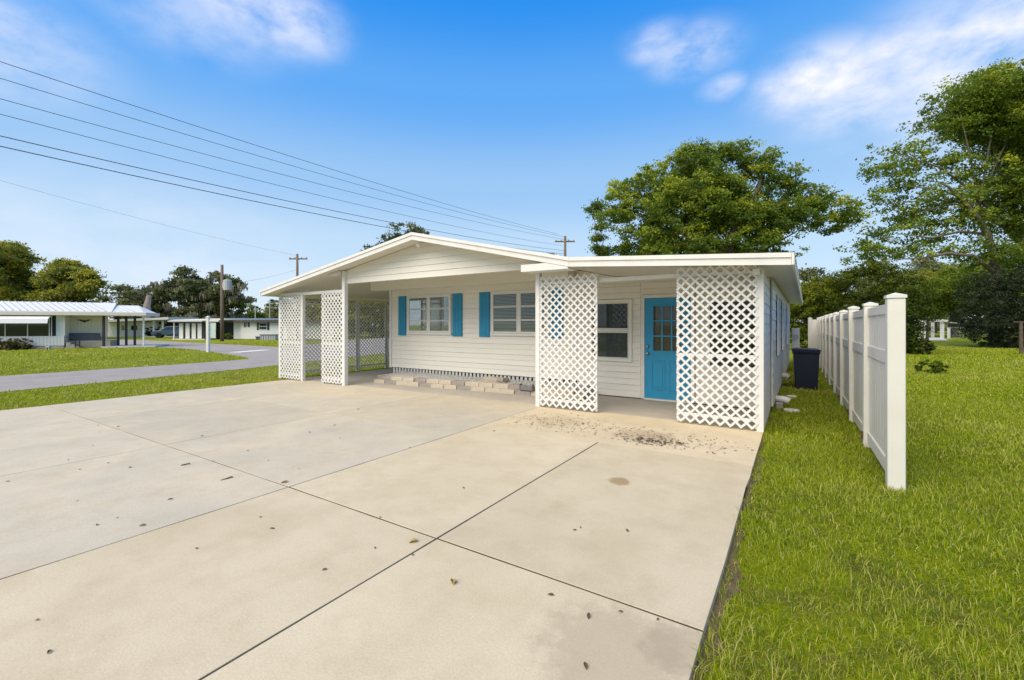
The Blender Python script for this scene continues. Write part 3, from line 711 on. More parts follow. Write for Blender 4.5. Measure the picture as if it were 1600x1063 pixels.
for (x, y, w, l, lab) in ((-.06, 9.3, .13, .09, 'flat pale stepping stone in the grass by the front of the side wall'), (-.06, 11.1, .10, .09, 'flat pale stepping stone in the grass further along the side wall')):
    n = 9; rr = random.Random(int(y * 10)); poly = [(x + math.cos(i * 6.283 / n) * w * rr.uniform(.8, 1.1), y + math.sin(i * 6.283 / n) * l * rr.uniform(.8, 1.1)) for i in range(n)]
    o = MB().prism(poly, GZ - .01, GZ + .055, 'z').build('stepping_stone', PADM, bevel=.012); tag(o, lab, 'stone')
o = MB().box(-.30, -.18, 9.45, 9.60, GZ, GZ + .12).build('splash_block', GREYB, bevel=.015); tag(o, 'small grey concrete block under the vent pipe at the side wall', 'block')

# ------------------------------------------------------------------ foliage
def quads_mesh(name, ctr, sizes, nrm, tone, m, rng, aspect=0.55):
    n = len(ctr)
    t = rng.normal(size=(n, 3)); t -= nrm * (t * nrm).sum(1)[:, None]; t /= np.linalg.norm(t, axis=1)[:, None] + 1e-9
    b = np.cross(nrm, t)
    L = sizes[:, None]; Wd = L * aspect
    v = np.empty((n, 4, 3)); v[:, 0] = ctr - t * L; v[:, 1] = ctr + b * Wd - t * L * .1; v[:, 2] = ctr + t * L; v[:, 3] = ctr - b * Wd - t * L * .1
    return soup(name, v.reshape(-1, 3), 4, tone, m)
def soup(name, verts, k, tone, m):
    nf = len(verts) // k
    me = bpy.data.meshes.new(name)
    me.vertices.add(len(verts)); me.vertices.foreach_set('co', np.ascontiguousarray(verts, dtype=np.float32).ravel())
    me.loops.add(nf * k); me.loops.foreach_set('vertex_index', np.arange(nf * k, dtype=np.int32))
    me.polygons.add(nf); me.polygons.foreach_set('loop_start', np.arange(0, nf * k, k, dtype=np.int32)); me.polygons.foreach_set('loop_total', np.full(nf, k, dtype=np.int32))
    me.update(calc_edges=True)
    a = me.attributes.new('tone', 'FLOAT', 'FACE'); a.data.foreach_set('value', np.clip(tone, 0, 1).astype(np.float32))
    me.materials.append(m)
    return me
def crown_mesh(name, blobs, n_leaf, size, m, seed, clump=0.4, per=46, up=0.5, tone0=0.35, tone_sd=0.2, shell=0.45, lift=0.35, boughs=9, bough_size=1.0):
    """leaves in many small clumps spread through the outer volume of the blobs; blobs = (centre, (rx, ry, rz))"""
    rng = np.random.default_rng(seed)
    cs = np.array([tuple(b[0]) for b in blobs]); rs = np.array([b[1] for b in blobs], dtype=float)
    wgt = (rs.prod(1)) ** (2 / 3); wgt /= wgt.sum()
    # blob > boughs > clumps > leaves, so that gaps and ragged edges stay open
    nb = max(len(blobs) * 2, int(boughs * len(blobs)))
    bb = rng.choice(len(blobs), nb, p=wgt)
    d0 = rng.normal(size=(nb, 3)); d0 /= np.linalg.norm(d0, axis=1)[:, None]
    rad = shell + (1.05 - shell) * rng.random(nb) ** .7
    bc = cs[bb] + d0 * rs[bb] * rad[:, None]
    br = (rs[bb].prod(1) ** (1 / 3)) * rng.uniform(.22, .44, nb) * bough_size
    btn = tone0 + lift * d0[:, 2] * .35 + rng.normal(size=nb) * tone_sd  # lit tops and dark undersides of boughs are put into the leaf colour
    nc = max(1, n_leaf // per)
    bi = rng.choice(nb, nc, p=br ** 2 / (br ** 2).sum())
    d = rng.normal(size=(nc, 3)); d /= np.linalg.norm(d, axis=1)[:, None]
    cc = bc[bi] + d * (br[bi] * rng.random(nc) ** .4)[:, None] * np.array([1.15, 1.15, .7])
    ct = btn[bi] + lift * d[:, 2] * .35 + rng.normal(size=nc) * tone_sd * .4  # the same painted light top and shaded underside for each clump
    li = np.repeat(np.arange(nc), per); n = len(li)
    sc = clump * rng.uniform(.5, 1.3, nc)
    p = cc[li] + rng.normal(size=(n, 3)) * sc[li][:, None] * np.array([1, 1, .55])
    nr = rng.normal(size=(n, 3)) + d[li] * .5 + np.array([0, 0, up]); nr /= np.linalg.norm(nr, axis=1)[:, None]
    return quads_mesh(name, p, size * rng.uniform(.5, 1.35, n), nr, ct[li] + rng.normal(size=n) * .08, m, rng)
def limbs(base, top, targets, r0, seed, fork=.45, m=BARK, parent=None, twigs=True):
    rg = random.Random(seed); mb = MB()
    base = Vector(base); top = Vector(top)
    fk = base.lerp(top, fork) + Vector((rg.uniform(-.2, .2), rg.uniform(-.2, .2), 0))
    mb.tube([base - Vector((0, 0, .2)), base + Vector((0, 0, .15)), base.lerp(fk, .5) + Vector((rg.uniform(-.12, .12), rg.uniform(-.12, .12), 0)), fk], [r0 * 1.5, r0 * 1.1, r0 * .9, r0 * .8], 9)
    for tg in targets:
        tg = Vector(tg); L = (tg - fk).length
        a = fk.lerp(tg, .33) + Vector((rg.uniform(-.08, .08), rg.uniform(-.08, .08), rg.uniform(.02, .14))) * L
        b = fk.lerp(tg, .68) + Vector((rg.uniform(-.08, .08), rg.uniform(-.08, .08), rg.uniform(-.02, .10))) * L
        rr = r0 * rg.uniform(.34, .55)
        mb.tube([fk - Vector((0, 0, .1)), a, b, tg], [rr * 1.15, rr * .8, rr * .5, rr * .15], 6)
        if twigs:
            for q in range(3):
                s = a.lerp(tg, rg.uniform(.1, .8)); e = s + Vector((rg.uniform(-1, 1), rg.uniform(-1, 1), rg.uniform(-.2, .9))) * L * .14
                mb.tube([s, s.lerp(e, .5) + Vector((0, 0, .05 * L)), e], [rr * .35, rr * .22, rr * .06], 5)
    return mb.build('trunk', m, parent, smooth=True)
def px_blobs(lst, d, seed, dj=0.25, thick=1.0):
    rg = random.Random(seed); out_ = []
    for (u, v, ru, rv) in lst:
        dd = d + rg.uniform(-1, 1) * dj * ru / F * d
        out_.append((at(u, v, dd), (ru / F * d, ru / F * d * thick, rv / F * d)))
    return out_
def tree(name, label, cat, base, blobs, n_leaf, size, m, seed, r0=.3, group=None, fork=.45, ntarget=8, bark=BARK, **kw):
    t = thing(name, label, cat, tuple(base), 0, group)
    top = max((b[0] for b in blobs), key=lambda p: p.z)
    rg = random.Random(seed); tg = [b[0] for b in blobs]; rg.shuffle(tg)
    mid = Vector((sum(p.x for p in tg) / len(tg), sum(p.y for p in tg) / len(tg), max(p.z for p in tg)))
    limbs(base, mid, tg[:ntarget], r0, seed, fork, bark, t)
    o = obj('crown', crown_mesh('crown', blobs, n_leaf, size, m, seed, **kw)); adopt(o, t)
    return t
def auto_blobs(u0, u1, vt, vb, d, seed, n=14):
    """a natural looking heap of clumps filling a pixel box at depth d"""
    rg = random.Random(seed); out_ = []; uc, hw = (u0 + u1) / 2, (u1 - u0) / 2; h = vb - vt
    for i in range(n):
        a = rg.uniform(-1, 1); top = vt + h * (.10 + .42 * a * a) ; v = top + (vb - top) * rg.random() ** 1.3 * .85
        ru = hw * rg.uniform(.22, .42)
        out_.append((at(uc + a * (hw - ru * .8), v + ru * .35, d + rg.uniform(-1, 1) * hw / F * d * .8), (ru / F * d, ru / F * d, ru / F * d * rg.uniform(.6, .85))))
    return out_
def gbase(u, d): p = at(u, HY, d); return Vector((p.x, p.y, GZ))

# --- big broad tree behind the house
bt = [(1085, 252, 46, 24), (1130, 240, 34, 18), (1180, 248, 34, 20), (1196, 268, 26, 15), (1040, 268, 34, 20), (1000, 288, 32, 20), (968, 312, 34, 24), (1030, 305, 40, 24), (1090, 295, 44, 26), (1150, 290, 42, 26), (1110, 330, 48, 28),
      (1000, 335, 42, 26), (1050, 350, 44, 26), (965, 345, 30, 20), (1160, 335, 46, 28), (1215, 300, 34, 20), (1232, 280, 30, 16), (1262, 305, 34, 18), (1210, 345, 42, 24), (1258, 335, 36, 20), (1300, 325, 32, 18), (1326, 345, 24, 16), (1298, 350, 30, 14),
      (1010, 378, 38, 22), (1070, 385, 44, 22), (1130, 378, 44, 24), (1185, 382, 38, 20), (1230, 392, 26, 12), (1040, 395, 40, 16), (1245, 362, 22, 10), (980, 370, 22, 14), (1075, 232, 18, 9), (1200, 232, 16, 8)]
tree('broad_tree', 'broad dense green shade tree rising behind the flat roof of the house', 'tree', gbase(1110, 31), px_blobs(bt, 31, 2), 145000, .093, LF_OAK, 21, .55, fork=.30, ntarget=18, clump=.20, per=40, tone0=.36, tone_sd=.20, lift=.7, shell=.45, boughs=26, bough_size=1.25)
bt2 = [(926, 330, 12, 14), (935, 352, 8, 12), (932, 378, 9, 14), (948, 392, 14, 8), (974, 390, 14, 9)]
tree('thin_tree', 'thin sparse tree stem just left of the broad shade tree, behind the roof', 'tree', gbase(936, 33), px_blobs(bt2, 33, 3), 5000, .085, LF_OAK, 22, .10, fork=.55, ntarget=5, clump=.22, per=26, tone0=.15, tone_sd=.12)
# --- open oak on the right
ot = [(1560, 135, 60, 28), (1500, 165, 55, 30), (1585, 190, 60, 40), (1530, 205, 50, 28), (1470, 200, 30, 14), (1410, 232, 42, 15), (1380, 258, 40, 12), (1450, 250, 40, 16), (1365, 268, 26, 9), (1500, 260, 40, 20), (1420, 285, 45, 14), (1375, 315, 30, 14),
      (1430, 330, 42, 18), (1480, 310, 40, 22), (1560, 280, 45, 30), (1640, 200, 70, 60), (1640, 300, 60, 50), (1390, 360, 38, 14), (1345, 385, 30, 12), (1450, 370, 40, 14), (1510, 350, 38, 18), (1400, 395, 45, 10), (1335, 400, 24, 9), (1480, 395, 35, 10), (1580, 345, 40, 26), (1700, 250, 70, 70), (1660, 130, 60, 40), (1540, 320, 45, 28), (1600, 400, 45, 26), (1530, 395, 40, 18), (1460, 345, 40, 18), (1400, 262, 40, 16), (1440, 300, 36, 16), (1600, 250, 45, 35)]
oak = thing('open_oak', 'tall open-crowned oak with pale limbs beyond the hedge', 'tree', tuple(gbase(1556, 33)), 0)
ob_ = px_blobs(ot, 33, 5)
mb = MB()
def limb_px(pts, rad): mb.tube([at(u, v, d * 1.222) for u, v, d in pts], [r * 1.1 for r in rad], 8)
limb_px([(1556, 545, 27), (1558, 470, 27), (1553, 405, 27), (1545, 370, 27), (1530, 345, 26.6), (1505, 315, 26.3), (1482, 292, 26), (1465, 284, 26)], [.40, .30, .22, .19, .16, .12, .08, .04])
limb_px([(1640, 545, 28), (1625, 440, 28), (1600, 380, 28), (1572, 352, 27.5), (1540, 338, 27.2), (1500, 322, 27)], [.5, .42, .34, .26, .15, .06])
limb_px([(1600, 380, 28), (1585, 330, 28), (1570, 290, 27.8), (1556, 250, 27.4), (1554, 205, 27.2), (1548, 150, 27)], [.3, .24, .18, .13, .09, .04])
limb_px([(1558, 430, 27), (1520, 400, 26.5), (1480, 396, 26), (1440, 404, 25.6), (1400, 405, 25.4)], [.14, .11, .09, .06, .03])
limb_px([(1540, 366, 27), (1500, 362, 26.6), (1455, 372, 26), (1400, 365, 25.6)], [.10, .08, .06, .02])
limb_px([(1572, 352, 27.5), (1520, 300, 27), (1470, 262, 26.6), (1400, 240, 26.2)], [.13, .09, .06, .02])
limb_px([(1600, 380, 28), (1650, 300, 28.5), (1680, 200, 28.8)], [.3, .2, .06])
for (u, v) in ((1410, 290), (1380, 320), (1430, 335), (1560, 160), (1500, 175), (1585, 200)): limb_px([(1530, 320, 26.8), ((1530 + u) / 2, (320 + v) / 2 - 8, 26.5), (u, v, 26.2)], [.07, .05, .015])
mb.build('trunk', mat('grey_oak_bark', (.21, .175, .14), .9, .5, 4, .6, 20), oak, smooth=True)
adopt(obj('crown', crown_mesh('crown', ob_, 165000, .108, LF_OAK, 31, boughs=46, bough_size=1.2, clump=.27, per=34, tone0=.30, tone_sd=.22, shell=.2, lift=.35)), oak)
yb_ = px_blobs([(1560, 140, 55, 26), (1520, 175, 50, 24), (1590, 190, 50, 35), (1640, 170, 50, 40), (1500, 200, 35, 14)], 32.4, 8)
adopt(obj('sunlit_leaves', crown_mesh('sunlit_leaves', yb_, 36000, .085, LF_LIME, 32, boughs=26, clump=.24, per=40, tone0=.55, tone_sd=.25)), oak)  # yellower leaf colour paints the sun on the crown top
# --- hedge-like shrubs beyond the fence
def shrub(name, label, cat, u, d, vt, hw_px, m, n, seed, size=.07, vb=None, group=None, **kw):
    rg = random.Random(seed); base = gbase(u, d); s = d / F; top = CAMZ + (HY - vt) * s; hw = hw_px * s; h = top - GZ
    bl = [(Vector((base.x, base.y, GZ + h * .50)), (hw * .88, hw * .88, h * .48))]
    for i in range(16):
        a = rg.uniform(0, 6.283); q = rg.uniform(.35, .95); zz = rg.uniform(.15, .86); k = math.sqrt(max(.05, 1 - (2 * zz - 1) ** 2 * .8))
        r = hw * rg.uniform(.25, .40)
        bl.append((Vector((base.x + math.cos(a) * hw * .68 * k * q, base.y + math.sin(a) * hw * .68 * k * q, GZ + zz * (h - r * .8))), (r, r, r * .9)))
    t = thing(name, label, cat, tuple(base), 0, group)
    limbs(base, base + Vector((0, 0, h * .8)), [b[0] for b in bl[1:6]], max(.03, .025 * h), seed, .3, BARK, t, False)
    kw.setdefault('clump', hw * .05); kw.setdefault('per', 40); kw.setdefault('shell', .86); kw.setdefault('boughs', 46)
    adopt(obj('crown', crown_mesh('crown', bl, n, size, m, seed, **kw)), t)
shrub('clipped_shrub', 'large rounded olive green shrub looming over the far half of the white fence', 'shrub', 1362, 25, 414, 70, LF_HEDGE, 78000, 41, .050, tone0=.26, tone_sd=.13, lift=.6, bough_size=.75)
shrub('clipped_shrub', 'rounded green shrub between the house eave and the larger fence shrub', 'shrub', 1282, 27, 436, 50, LF_HEDGE, 55000, 42, .050, tone0=.55, tone_sd=.13, lift=.6, bough_size=.75)
shrub('dark_shrub', 'very dark green tree-like shrub beside the clothesline post', 'shrub', 1580, 30, 424, 62, LF_DARK, 60000, 43, .055, tone0=.35, tone_sd=.2)
shrub('dark_shrub', 'dark low bush at the foot of the large fence shrub', 'shrub', 1425, 23.5, 527, 26, LF_HEDGE, 5000, 44, .06, tone0=.25, tone_sd=.15)
shrub('low_weed_clump', 'small spiky green weed clump alone in the open lawn', 'shrub', 1456, 14.3, 564, 20, LF_LIME, 2600, 45, .045, tone0=.3, tone_sd=.12, up=1.2)
# --- trees beyond the right lawn
tree('lime_tree', 'light green spreading tree with dark forked trunk behind the white arbor', 'tree', gbase(1490, 56), auto_blobs(1425, 1560, 404, 488, 56, 6, 20), 48000, .14, LF_LIME, 51, .5, fork=.35, clump=.4, boughs=18, per=36, tone0=.45, tone_sd=.2)
tree('lawn_tree', 'bushy yellow green tree directly below the open oak', 'tree', gbase(1575, 64), auto_blobs(1440, 1660, 384, 470, 64, 9, 18), 45000, .12, LF_OLIVE, 52, .3, fork=.5, clump=.34, boughs=18, per=36, tone0=.35, tone_sd=.22)
for i, (u0, u1, vt, vb, d, lab) in enumerate(((1235, 1320, 408, 500, 80, 'grey green distant tree seen between eave and fence shrub'), (1400, 1520, 395, 500, 85, 'distant grey green tree behind the lime green tree'), (1500, 1640, 405, 500, 75, 'distant tree behind the very dark shrub'), (1330, 1430, 425, 500, 90, 'distant grey green tree behind the largest fence shrub'),
        (1400, 1530, 462, 518, 120, 'low faraway tree closing the view past the white arbor'), (1510, 1680, 460, 518, 115, 'low faraway tree seen under the very dark shrub'))):
    tree('distant_tree', lab, 'tree', gbase((u0 + u1) / 2, d), auto_blobs(u0, u1, vt, vb, d, 60 + i, 16), 13500, .27, LF_FAR, 60 + i, .4, group='distant trees beyond the lawn', clump=.7, boughs=16, per=32, tone0=.40, tone_sd=.2, ntarget=5)
# --- trees on the left
LT = [('green_tree', 'yellow green tree standing behind the metal-roofed mobile home', -40, 78, 370, 475, 50, LF_OLIVE, 24000, .19, .42),
      ('green_tree', 'rounded green tree right behind the ridge end of the metal roof', 66, 152, 392, 478, 48, LF_OLIVE, 20000, .18, .40),
      ('oak_tree', 'dark tree between the metal-roofed home and the broken trunk', 135, 222, 437, 510, 75, LF_FAR, 9000, .28, .35),
      ('oak_tree', 'dark moss-hung oak behind the broken tree trunk', 190, 262, 436, 512, 78, LF_FAR, 9000, .28, .25),
      ('oak_tree', 'tall dark oak hung with pale moss behind the flat-roofed carport', 238, 335, 413, 510, 76, LF_FAR, 15000, .29, .28),
      ('oak_tree', 'ragged dark oak right behind the utility pole', 318, 384, 415, 505, 72, LF_FAR, 11000, .28, .28),
      ('oak_tree', 'low distant tree between the utility pole and the carport roof edge', 372, 470, 462, 512, 110, LF_FAR, 7000, .38, .32),
      ('leafy_treetop', 'dark tree whose top shows over the carport roof ridge', 555, 728, 341, 470, 62, LF_FAR, 16000, .24, .15),
      ('hedge_tree', 'olive tree seen through the carport side lattice beyond the road', 455, 560, 440, 512, 58, LF_OLIVE, 9000, .22, .4),
      ('hedge_tree', 'olive tree seen through the rear of the carport lattice next to the wall corner', 540, 660, 436, 512, 55, LF_OLIVE, 9000, .22, .38),
      ('leafy_treetop', 'small tree top showing beside the pole above the roof valley', 842, 905, 386, 470, 75, LF_FAR, 5000, .26, .15)]
for i, (nm, lab, u0, u1, vt, vb, d, m, n, sz, t0) in enumerate(LT):
    bl = auto_blobs(u0, u1, vt, vb, d, 80 + i, 16)
    t = tree(nm, lab, 'tree', gbase((u0 + u1) / 2, d), bl, int(n * 1.8), sz * .74, m, 80 + i, .42, boughs=15, clump=.34, per=44, tone0=t0, tone_sd=.22, ntarget=6)
    if 3 <= i <= 5:                                       # beards of moss
        rg_ = np.random.default_rng(i); k = 900; idx = rg_.integers(0, len(bl), 26)
        cs = np.array([tuple(bl[j][0] - Vector((0, 0, bl[j][1][2] * .8))) for j in idx]); q = np.repeat(np.arange(26), k // 26 + 1)[:k]
        cs = cs[q] + rg_.normal(size=(k, 3)) * np.array([.35, .35, .2]) + (rg_.normal(size=(26, 3)) * np.array([1.6, 1.6, .6]))[q]
        hgt = rg_.uniform(.3, 1.0, k); w = .10; v = np.empty((k, 4, 3)); ax = rg_.normal(size=(k, 3)) * w; ax[:, 2] = 0
        v[:, 0] = cs - ax; v[:, 1] = cs + ax; v[:, 2] = cs + ax * .3; v[:, 2, 2] -= hgt; v[:, 3] = cs - ax * .3; v[:, 3, 2] -= hgt
        adopt(obj('moss', soup('moss', v.reshape(-1, 3), 4, rg_.uniform(0, 1, k), MOSS)), t)
tree('palm_bush', 'small bright green tree poking above the white mobile home roof', 'tree', gbase(396, 85), auto_blobs(378, 415, 482, 512, 85, 99, 8), 2500, .25, LF_LIME, 99, .15, clump=.5, per=30, tone0=.2, tone_sd=.15, ntarget=3)

# ------------------------------------------------------------------ grass
def inside(px, py, poly):
    n = len(poly); r = np.zeros(len(px), bool); j = n - 1
    for i in range(n):
        xi, yi = poly[i][0], poly[i][1]; xj, yj = poly[j][0], poly[j][1]
        c = ((yi > py) != (yj > py)) & (px < (xj - xi) * (py - yi) / (yj - yi + 1e-12) + xi); r ^= c; j = i
    return r
def grass(name, label, x0, x1, y0, y1, bands, seed, keep, m=BLADE, tone0=.42, dry_patch=0.0):
    rng = np.random.default_rng(seed); V = []; T = []
    for (d0, d1, dens, w, h) in bands:
        n = int((x1 - x0) * (y1 - y0) * dens)
        if n > 4000000: n = 4000000
        x = rng.uniform(x0, x1, n); y = rng.uniform(y0, y1, n); d = np.hypot(x, y)
        dep = x * fw.x + y * fw.y; lat = x * rt.x + y * rt.y
        ok = (d >= d0) & (d < d1) & (np.abs(lat) < dep * 1.19 + 1.2) & (dep > .3)
        x, y = x[ok], y[ok]; ok = keep(x, y); x, y = x[ok], y[ok]; n = len(x)
        if n == 0: continue
        # tufts: height and tone vary on a patchy field
        fld = np.sin(x * 2.1 + 1.3 * np.sin(y * 1.7)) * np.sin(y * 2.6 + 1.1 * np.sin(x * 2.3)); fld2 = np.sin(x * .7 + 2) * np.sin(y * .5 + 1)
        hh = h * rng.uniform(.40, 1.35, n) * (1 + .28 * fld) * np.where(rng.random(n) < .08, 1.7, 1.0); a = rng.uniform(0, 2 * np.pi, n); lean = rng.uniform(.2, 1.3, n) * hh
        dx, dy = np.cos(a), np.sin(a); tx, ty = -dy * w * .5, dx * w * .5
        rot = a + np.pi / 2 + rng.normal(size=n) * .35; wx, wy = np.cos(rot) * w * .5, np.sin(rot) * w * .5
        z0 = np.full(n, GZ - .01)
        b0 = np.stack([x - wx, y - wy, z0], 1); b1 = np.stack([x + wx, y + wy, z0], 1)
        mxx, myy, mz = x + dx * lean * .35, y + dy * lean * .35, z0 + hh * .65
        m1 = np.stack([mxx + wx * .8, myy + wy * .8, mz], 1); m0 = np.stack([mxx - wx * .8, myy - wy * .8, mz], 1)
        tp = np.stack([x + dx * lean, y + dy * lean, z0 + hh * rng.uniform(.75, 1.05, n)], 1)
        V.append(np.stack([b0, b1, m1, b0, m1, m0, m0, m1, tp], 1).reshape(-1, 3))
        tn = tone0 + rng.normal(size=n) * np.clip(.30 - .012 * np.hypot(x, y), .14, .30) + .10 * fld + .08 * fld2 + np.clip((np.hypot(x, y) - 5) * .022, -.09, .10)
        dry = rng.random(n) < .045 + .03 * (fld < -.5); tn[dry] = rng.uniform(.75, 1.0, dry.sum())
        dp = np.exp(-(((x - 1.9) / .7) ** 2 + ((y - 3.0) / .6) ** 2)) + .8 * np.exp(-(((x - .55) / .5) ** 2 + ((y - 2.6) / .5) ** 2)); dp *= dry_patch
        dd = rng.random(n) < dp * .4; tn[dd] = rng.uniform(.7, 1.0, dd.sum()); tn -= .12 * dp
        T.append(np.repeat(tn, 3))
    o = obj(name, soup(name, np.concatenate(V), 3, np.concatenate(T), m)); tag(o, label, 'grass', kind='stuff')
    return o
def edge_wobble(y): return .03 * np.sin(y * 3.1) + .025 * np.sin(y * 7.7 + 1) + .015 * np.sin(y * 17)
def keep_r(x, y):
    k = (x > -.372 + edge_wobble(y) * .35) & ~((np.abs(x - FX) < .03) & (y > FY0 - .05) & (y < 21))
    k &= ~((x < .0135 * (y - 7.2) - .36 + .03) & (y > 7.2))
    return k
grass('right_lawn_grass', 'thick uneven green lawn grass right of the driveway around the fence', -.6, 16, .8, 42,
      ((0.8, 3.6, 12000, .0036, .052), (3.6, 7, 7000, .0050, .048), (7, 13, 2600, .009, .050), (13, 24, 800, .016, .052), (24, 44, 220, .030, .06)), 3, keep_r, dry_patch=1.0)
roadp = road
def keep_l(x, y): return (x < -12.13 - edge_wobble(y) * .6) & ~inside(x, y, roadp) & ~((np.hypot(x - gbase(60, 31).x, y - gbase(60, 31).y) < 3) & False)
grass('left_lawn_grass', 'mown green verge and lawn grass along both sides of the asphalt road', -42, -12, -6, 30,
      ((10, 19, 650, .014, .05), (19, 30, 190, .028, .055), (30, 50, 50, .05, .06)), 4, keep_l, tone0=.50)
# bare soil along the edge of the driveway
rs = random.Random(8); mb = MB()
poly = [(-.40, .8)] + [(-.335 + .03 * math.sin(y * 2.7) + .02 * math.sin(y * 9) + .03 * rs.random(), y) for y in np.arange(.8, 7.2, .03)] + [(-.40, 7.2)]
tag(MB().prism(poly, GZ - .01, GZ + .006, 'z').build('soil_edge', SOIL), kind='structure')

# ------------------------------------------------------------------ homes across the road (local x along the camera's right, y away)
def home_a():
    TH = R(24); D = 29.0; s = D / F; b = gbase(100, D)
    t = thing('mobile_home', 'white mobile home with metal roof, window awning and open porch across the road', 'house', tuple(b), YAW + TH)
    def X(u):                                             # metres along the turned front, from the photo column
        k = (u - CX) / F; lb = (100 - CX) / F * D
        return (k * D - lb) / (math.cos(TH) - k * math.sin(TH))
    Z = lambda v: CAMZ + (HY - v) * s - GZ                # local z above the lawn
    w = box('wall', -14.0, X(99), 0, .15, .20, Z(491.5), HWHITE, t, True)
    k = X(0)
    while k < X(98): box('siding_board', k, k + .15, -.018, -.001, .21, Z(525), HWHITE, w); k += .17
    k = X(88)
    while k < X(98): box('siding_board', k, k + .13, -.018, -.001, Z(524.5), Z(493), HWHITE, w); k += .15
    box('foundation', -14.0, X(99), .02, .14, -.05, .199, BLOCK, t, True)
    wn = box('window', -14.0, X(87.5), -.03, -.0185, Z(525), Z(493), DARK, t, True)
    for u in (-90, -40, 8, 43, 77, 80.5): box('mullion', X(u), X(u + 1.3), -.055, -.031, Z(525), Z(493), HWHITE, wn)
    for (a_, b__) in ((-88, -42), (-38, 7.8), (9.6, 42.8), (44.6, 76.8)): box('pane', X(a_), X(b__), -.045, -.042, Z(524.5), Z(493.5), GLASS, wn)
    aw = MB().prism([(-.03, Z(493)), (-.35, Z(494.5)), (-.62, Z(498.5)), (-.70, Z(505.5)), (-.66, Z(505.5)), (-.55, Z(499)), (-.3, Z(496)), (-.03, Z(494.2))], -14.0, X(83), 'x').build('awning', HWHITE, t, True)
    # porch recess
    pw = box('porch_wall', X(97), X(158), .9, 1.0, Z(533), Z(493.2), HCREAM, t, True)
    k = X(100)
    while k < X(158): box('plank', k, k + .16, .885, .899, Z(521), Z(493.4), HCREAM, pw); k += .18
    box('porch_side_wall', X(97), X(99), .151, .899, -.05, Z(493.2), HWHITE, t, True)
    box('porch_panel', X(100), X(150), .62, .66, Z(533), Z(521), SLATE, t, True)
    box('porch_base', X(99.2), X(166), .60, 2.2, -.05, Z(533.2), BLOCK, t, True)
    # bird ornament with spread wings on the porch wall
    bird = [(-.42, .06), (-.20, .075), (-.06, .01), (0, .05), (.06, .01), (.20, .075), (.42, .06), (.22, -.01), (.05, -.10), (0, -.13), (-.05, -.10), (-.22, -.01)]
    MB().prism([(X(122) + x, Z(501) + z) for x, z in bird], .84, .87).build('bird_ornament', CHAR, t, True)
    for i, u in enumerate((103, 109, 115)): box('step', X(u), X(u + 7), .0, .59, -.05, .40 - i * .13, BLOCK, t, True)
    rl = MB(); 
    for u in (117.5, 123.5): rl.box(X(u), X(u) + .05, -.02, .03, 0, .72)
    rl.box(X(103), X(124), -.018, .028, .721, .77); rl.build('handrail', CHAR, t, True)
    for u, y in ((162, -.05), (173, 1.2), (186, 1.2), (200, 1.2)): box('post', X(u) - .06, X(u) + .06, y, y + .12, -.02, Z(493.2), CHAR, t, True)
    box('downspout_post', X(221), X(223.5), .2, .30, -.02, Z(494), HWHITE, t, True)
    MB().tube([(X(222.2), .25, Z(497.5)), (X(225), .15, Z(494.5)), (X(226.5), .1, Z(493))], .05, 8).build('downspout', HWHITE, t, True)
    # roof: fascia, low apron, ribbed upper pans
    rf = box('roof_apron', -14.0, X(232), -.45, 2.5, Z(493), Z(487.5), HCREAM, t, True, bevel=.01)
    up = MB().add([(-14.0, -.35, Z(486.5)), (X(178), -.35, Z(486.5)), (X(157), 2.6, Z(470)), (-14.0, 2.6, Z(470)), (-14.0, -.35, Z(487.4)), (X(178), -.35, Z(487.4)), (X(157), 2.7, Z(487.4)), (-14.0, 2.7, Z(487.4))],
                  [(0, 1, 2, 3), (4, 7, 6, 5), (0, 4, 5, 1), (1, 5, 6, 2), (2, 6, 7, 3), (3, 7, 4, 0)]).build('roof_deck', METROOF, t, True)
    k = -40
    while k < 172:
        a0 = Vector((X(k), -.36, Z(486.5) + .03)); a1 = Vector((X(k) - 1.9, 2.6, Z(470) + .03))
        if k - 21 < 156: MB().tube([a0, a1], 0.022, 5).build('rib', GREYMET, up)
        k += 11
    up2 = MB().add([(X(160), -.36, Z(487.45)), (X(228), -.36, Z(488.3)), (X(195), 2.6, Z(474)), (X(158), 2.6, Z(474)), (X(158), 2.6, Z(487.3)), (X(226), 2.6, Z(487.3))], [(0, 1, 2, 3), (2, 5, 4, 3), (1, 5, 2), (0, 3, 4), (0, 4, 5, 1)]).build('carport_roof', METROOF, t, True)
    for u in (172, 182, 192, 202): MB().tube([(X(u) + .35, -.2, Z(486.6)), (X(u) - 1.3, 2.5, Z(474.6))], 0.022, 5).build('rib', GREYMET, up2)
    box('carport_slab', X(160), X(245), -.3, 3.0, -.05, .10, PADM, t, True)
    # mast with junk on roof behind
    MB().tube([(X(138), 3.5, Z(475)), (X(138), 3.5, Z(455))], .04, 6).build('roof_mast', PALEBARK, t, True)
home_a()
shrub('low_bush', 'low spreading reddish green bush in front of the awning windows', 'shrub', 20, 27.6, 531, 25, LF_RED, 6000, 46, .05, tone0=.4, tone_sd=.25)
o = thing('lawn_ornament', 'small grey bench-like ornament standing on the lawn below the awning windows', 'ornament', tuple(gbase(76, 27.5)), YAW)
MB().box(-.12, .12, -.1, .1, .16, .24).build('seat', GREYMET, o, True); MB().box(-.10, -.06, -.08, .08, 0, .159).build('leg', GREYMET, o, True); MB().box(.06, .10, -.08, .08, 0, .159).build('leg', GREYMET, o, True)

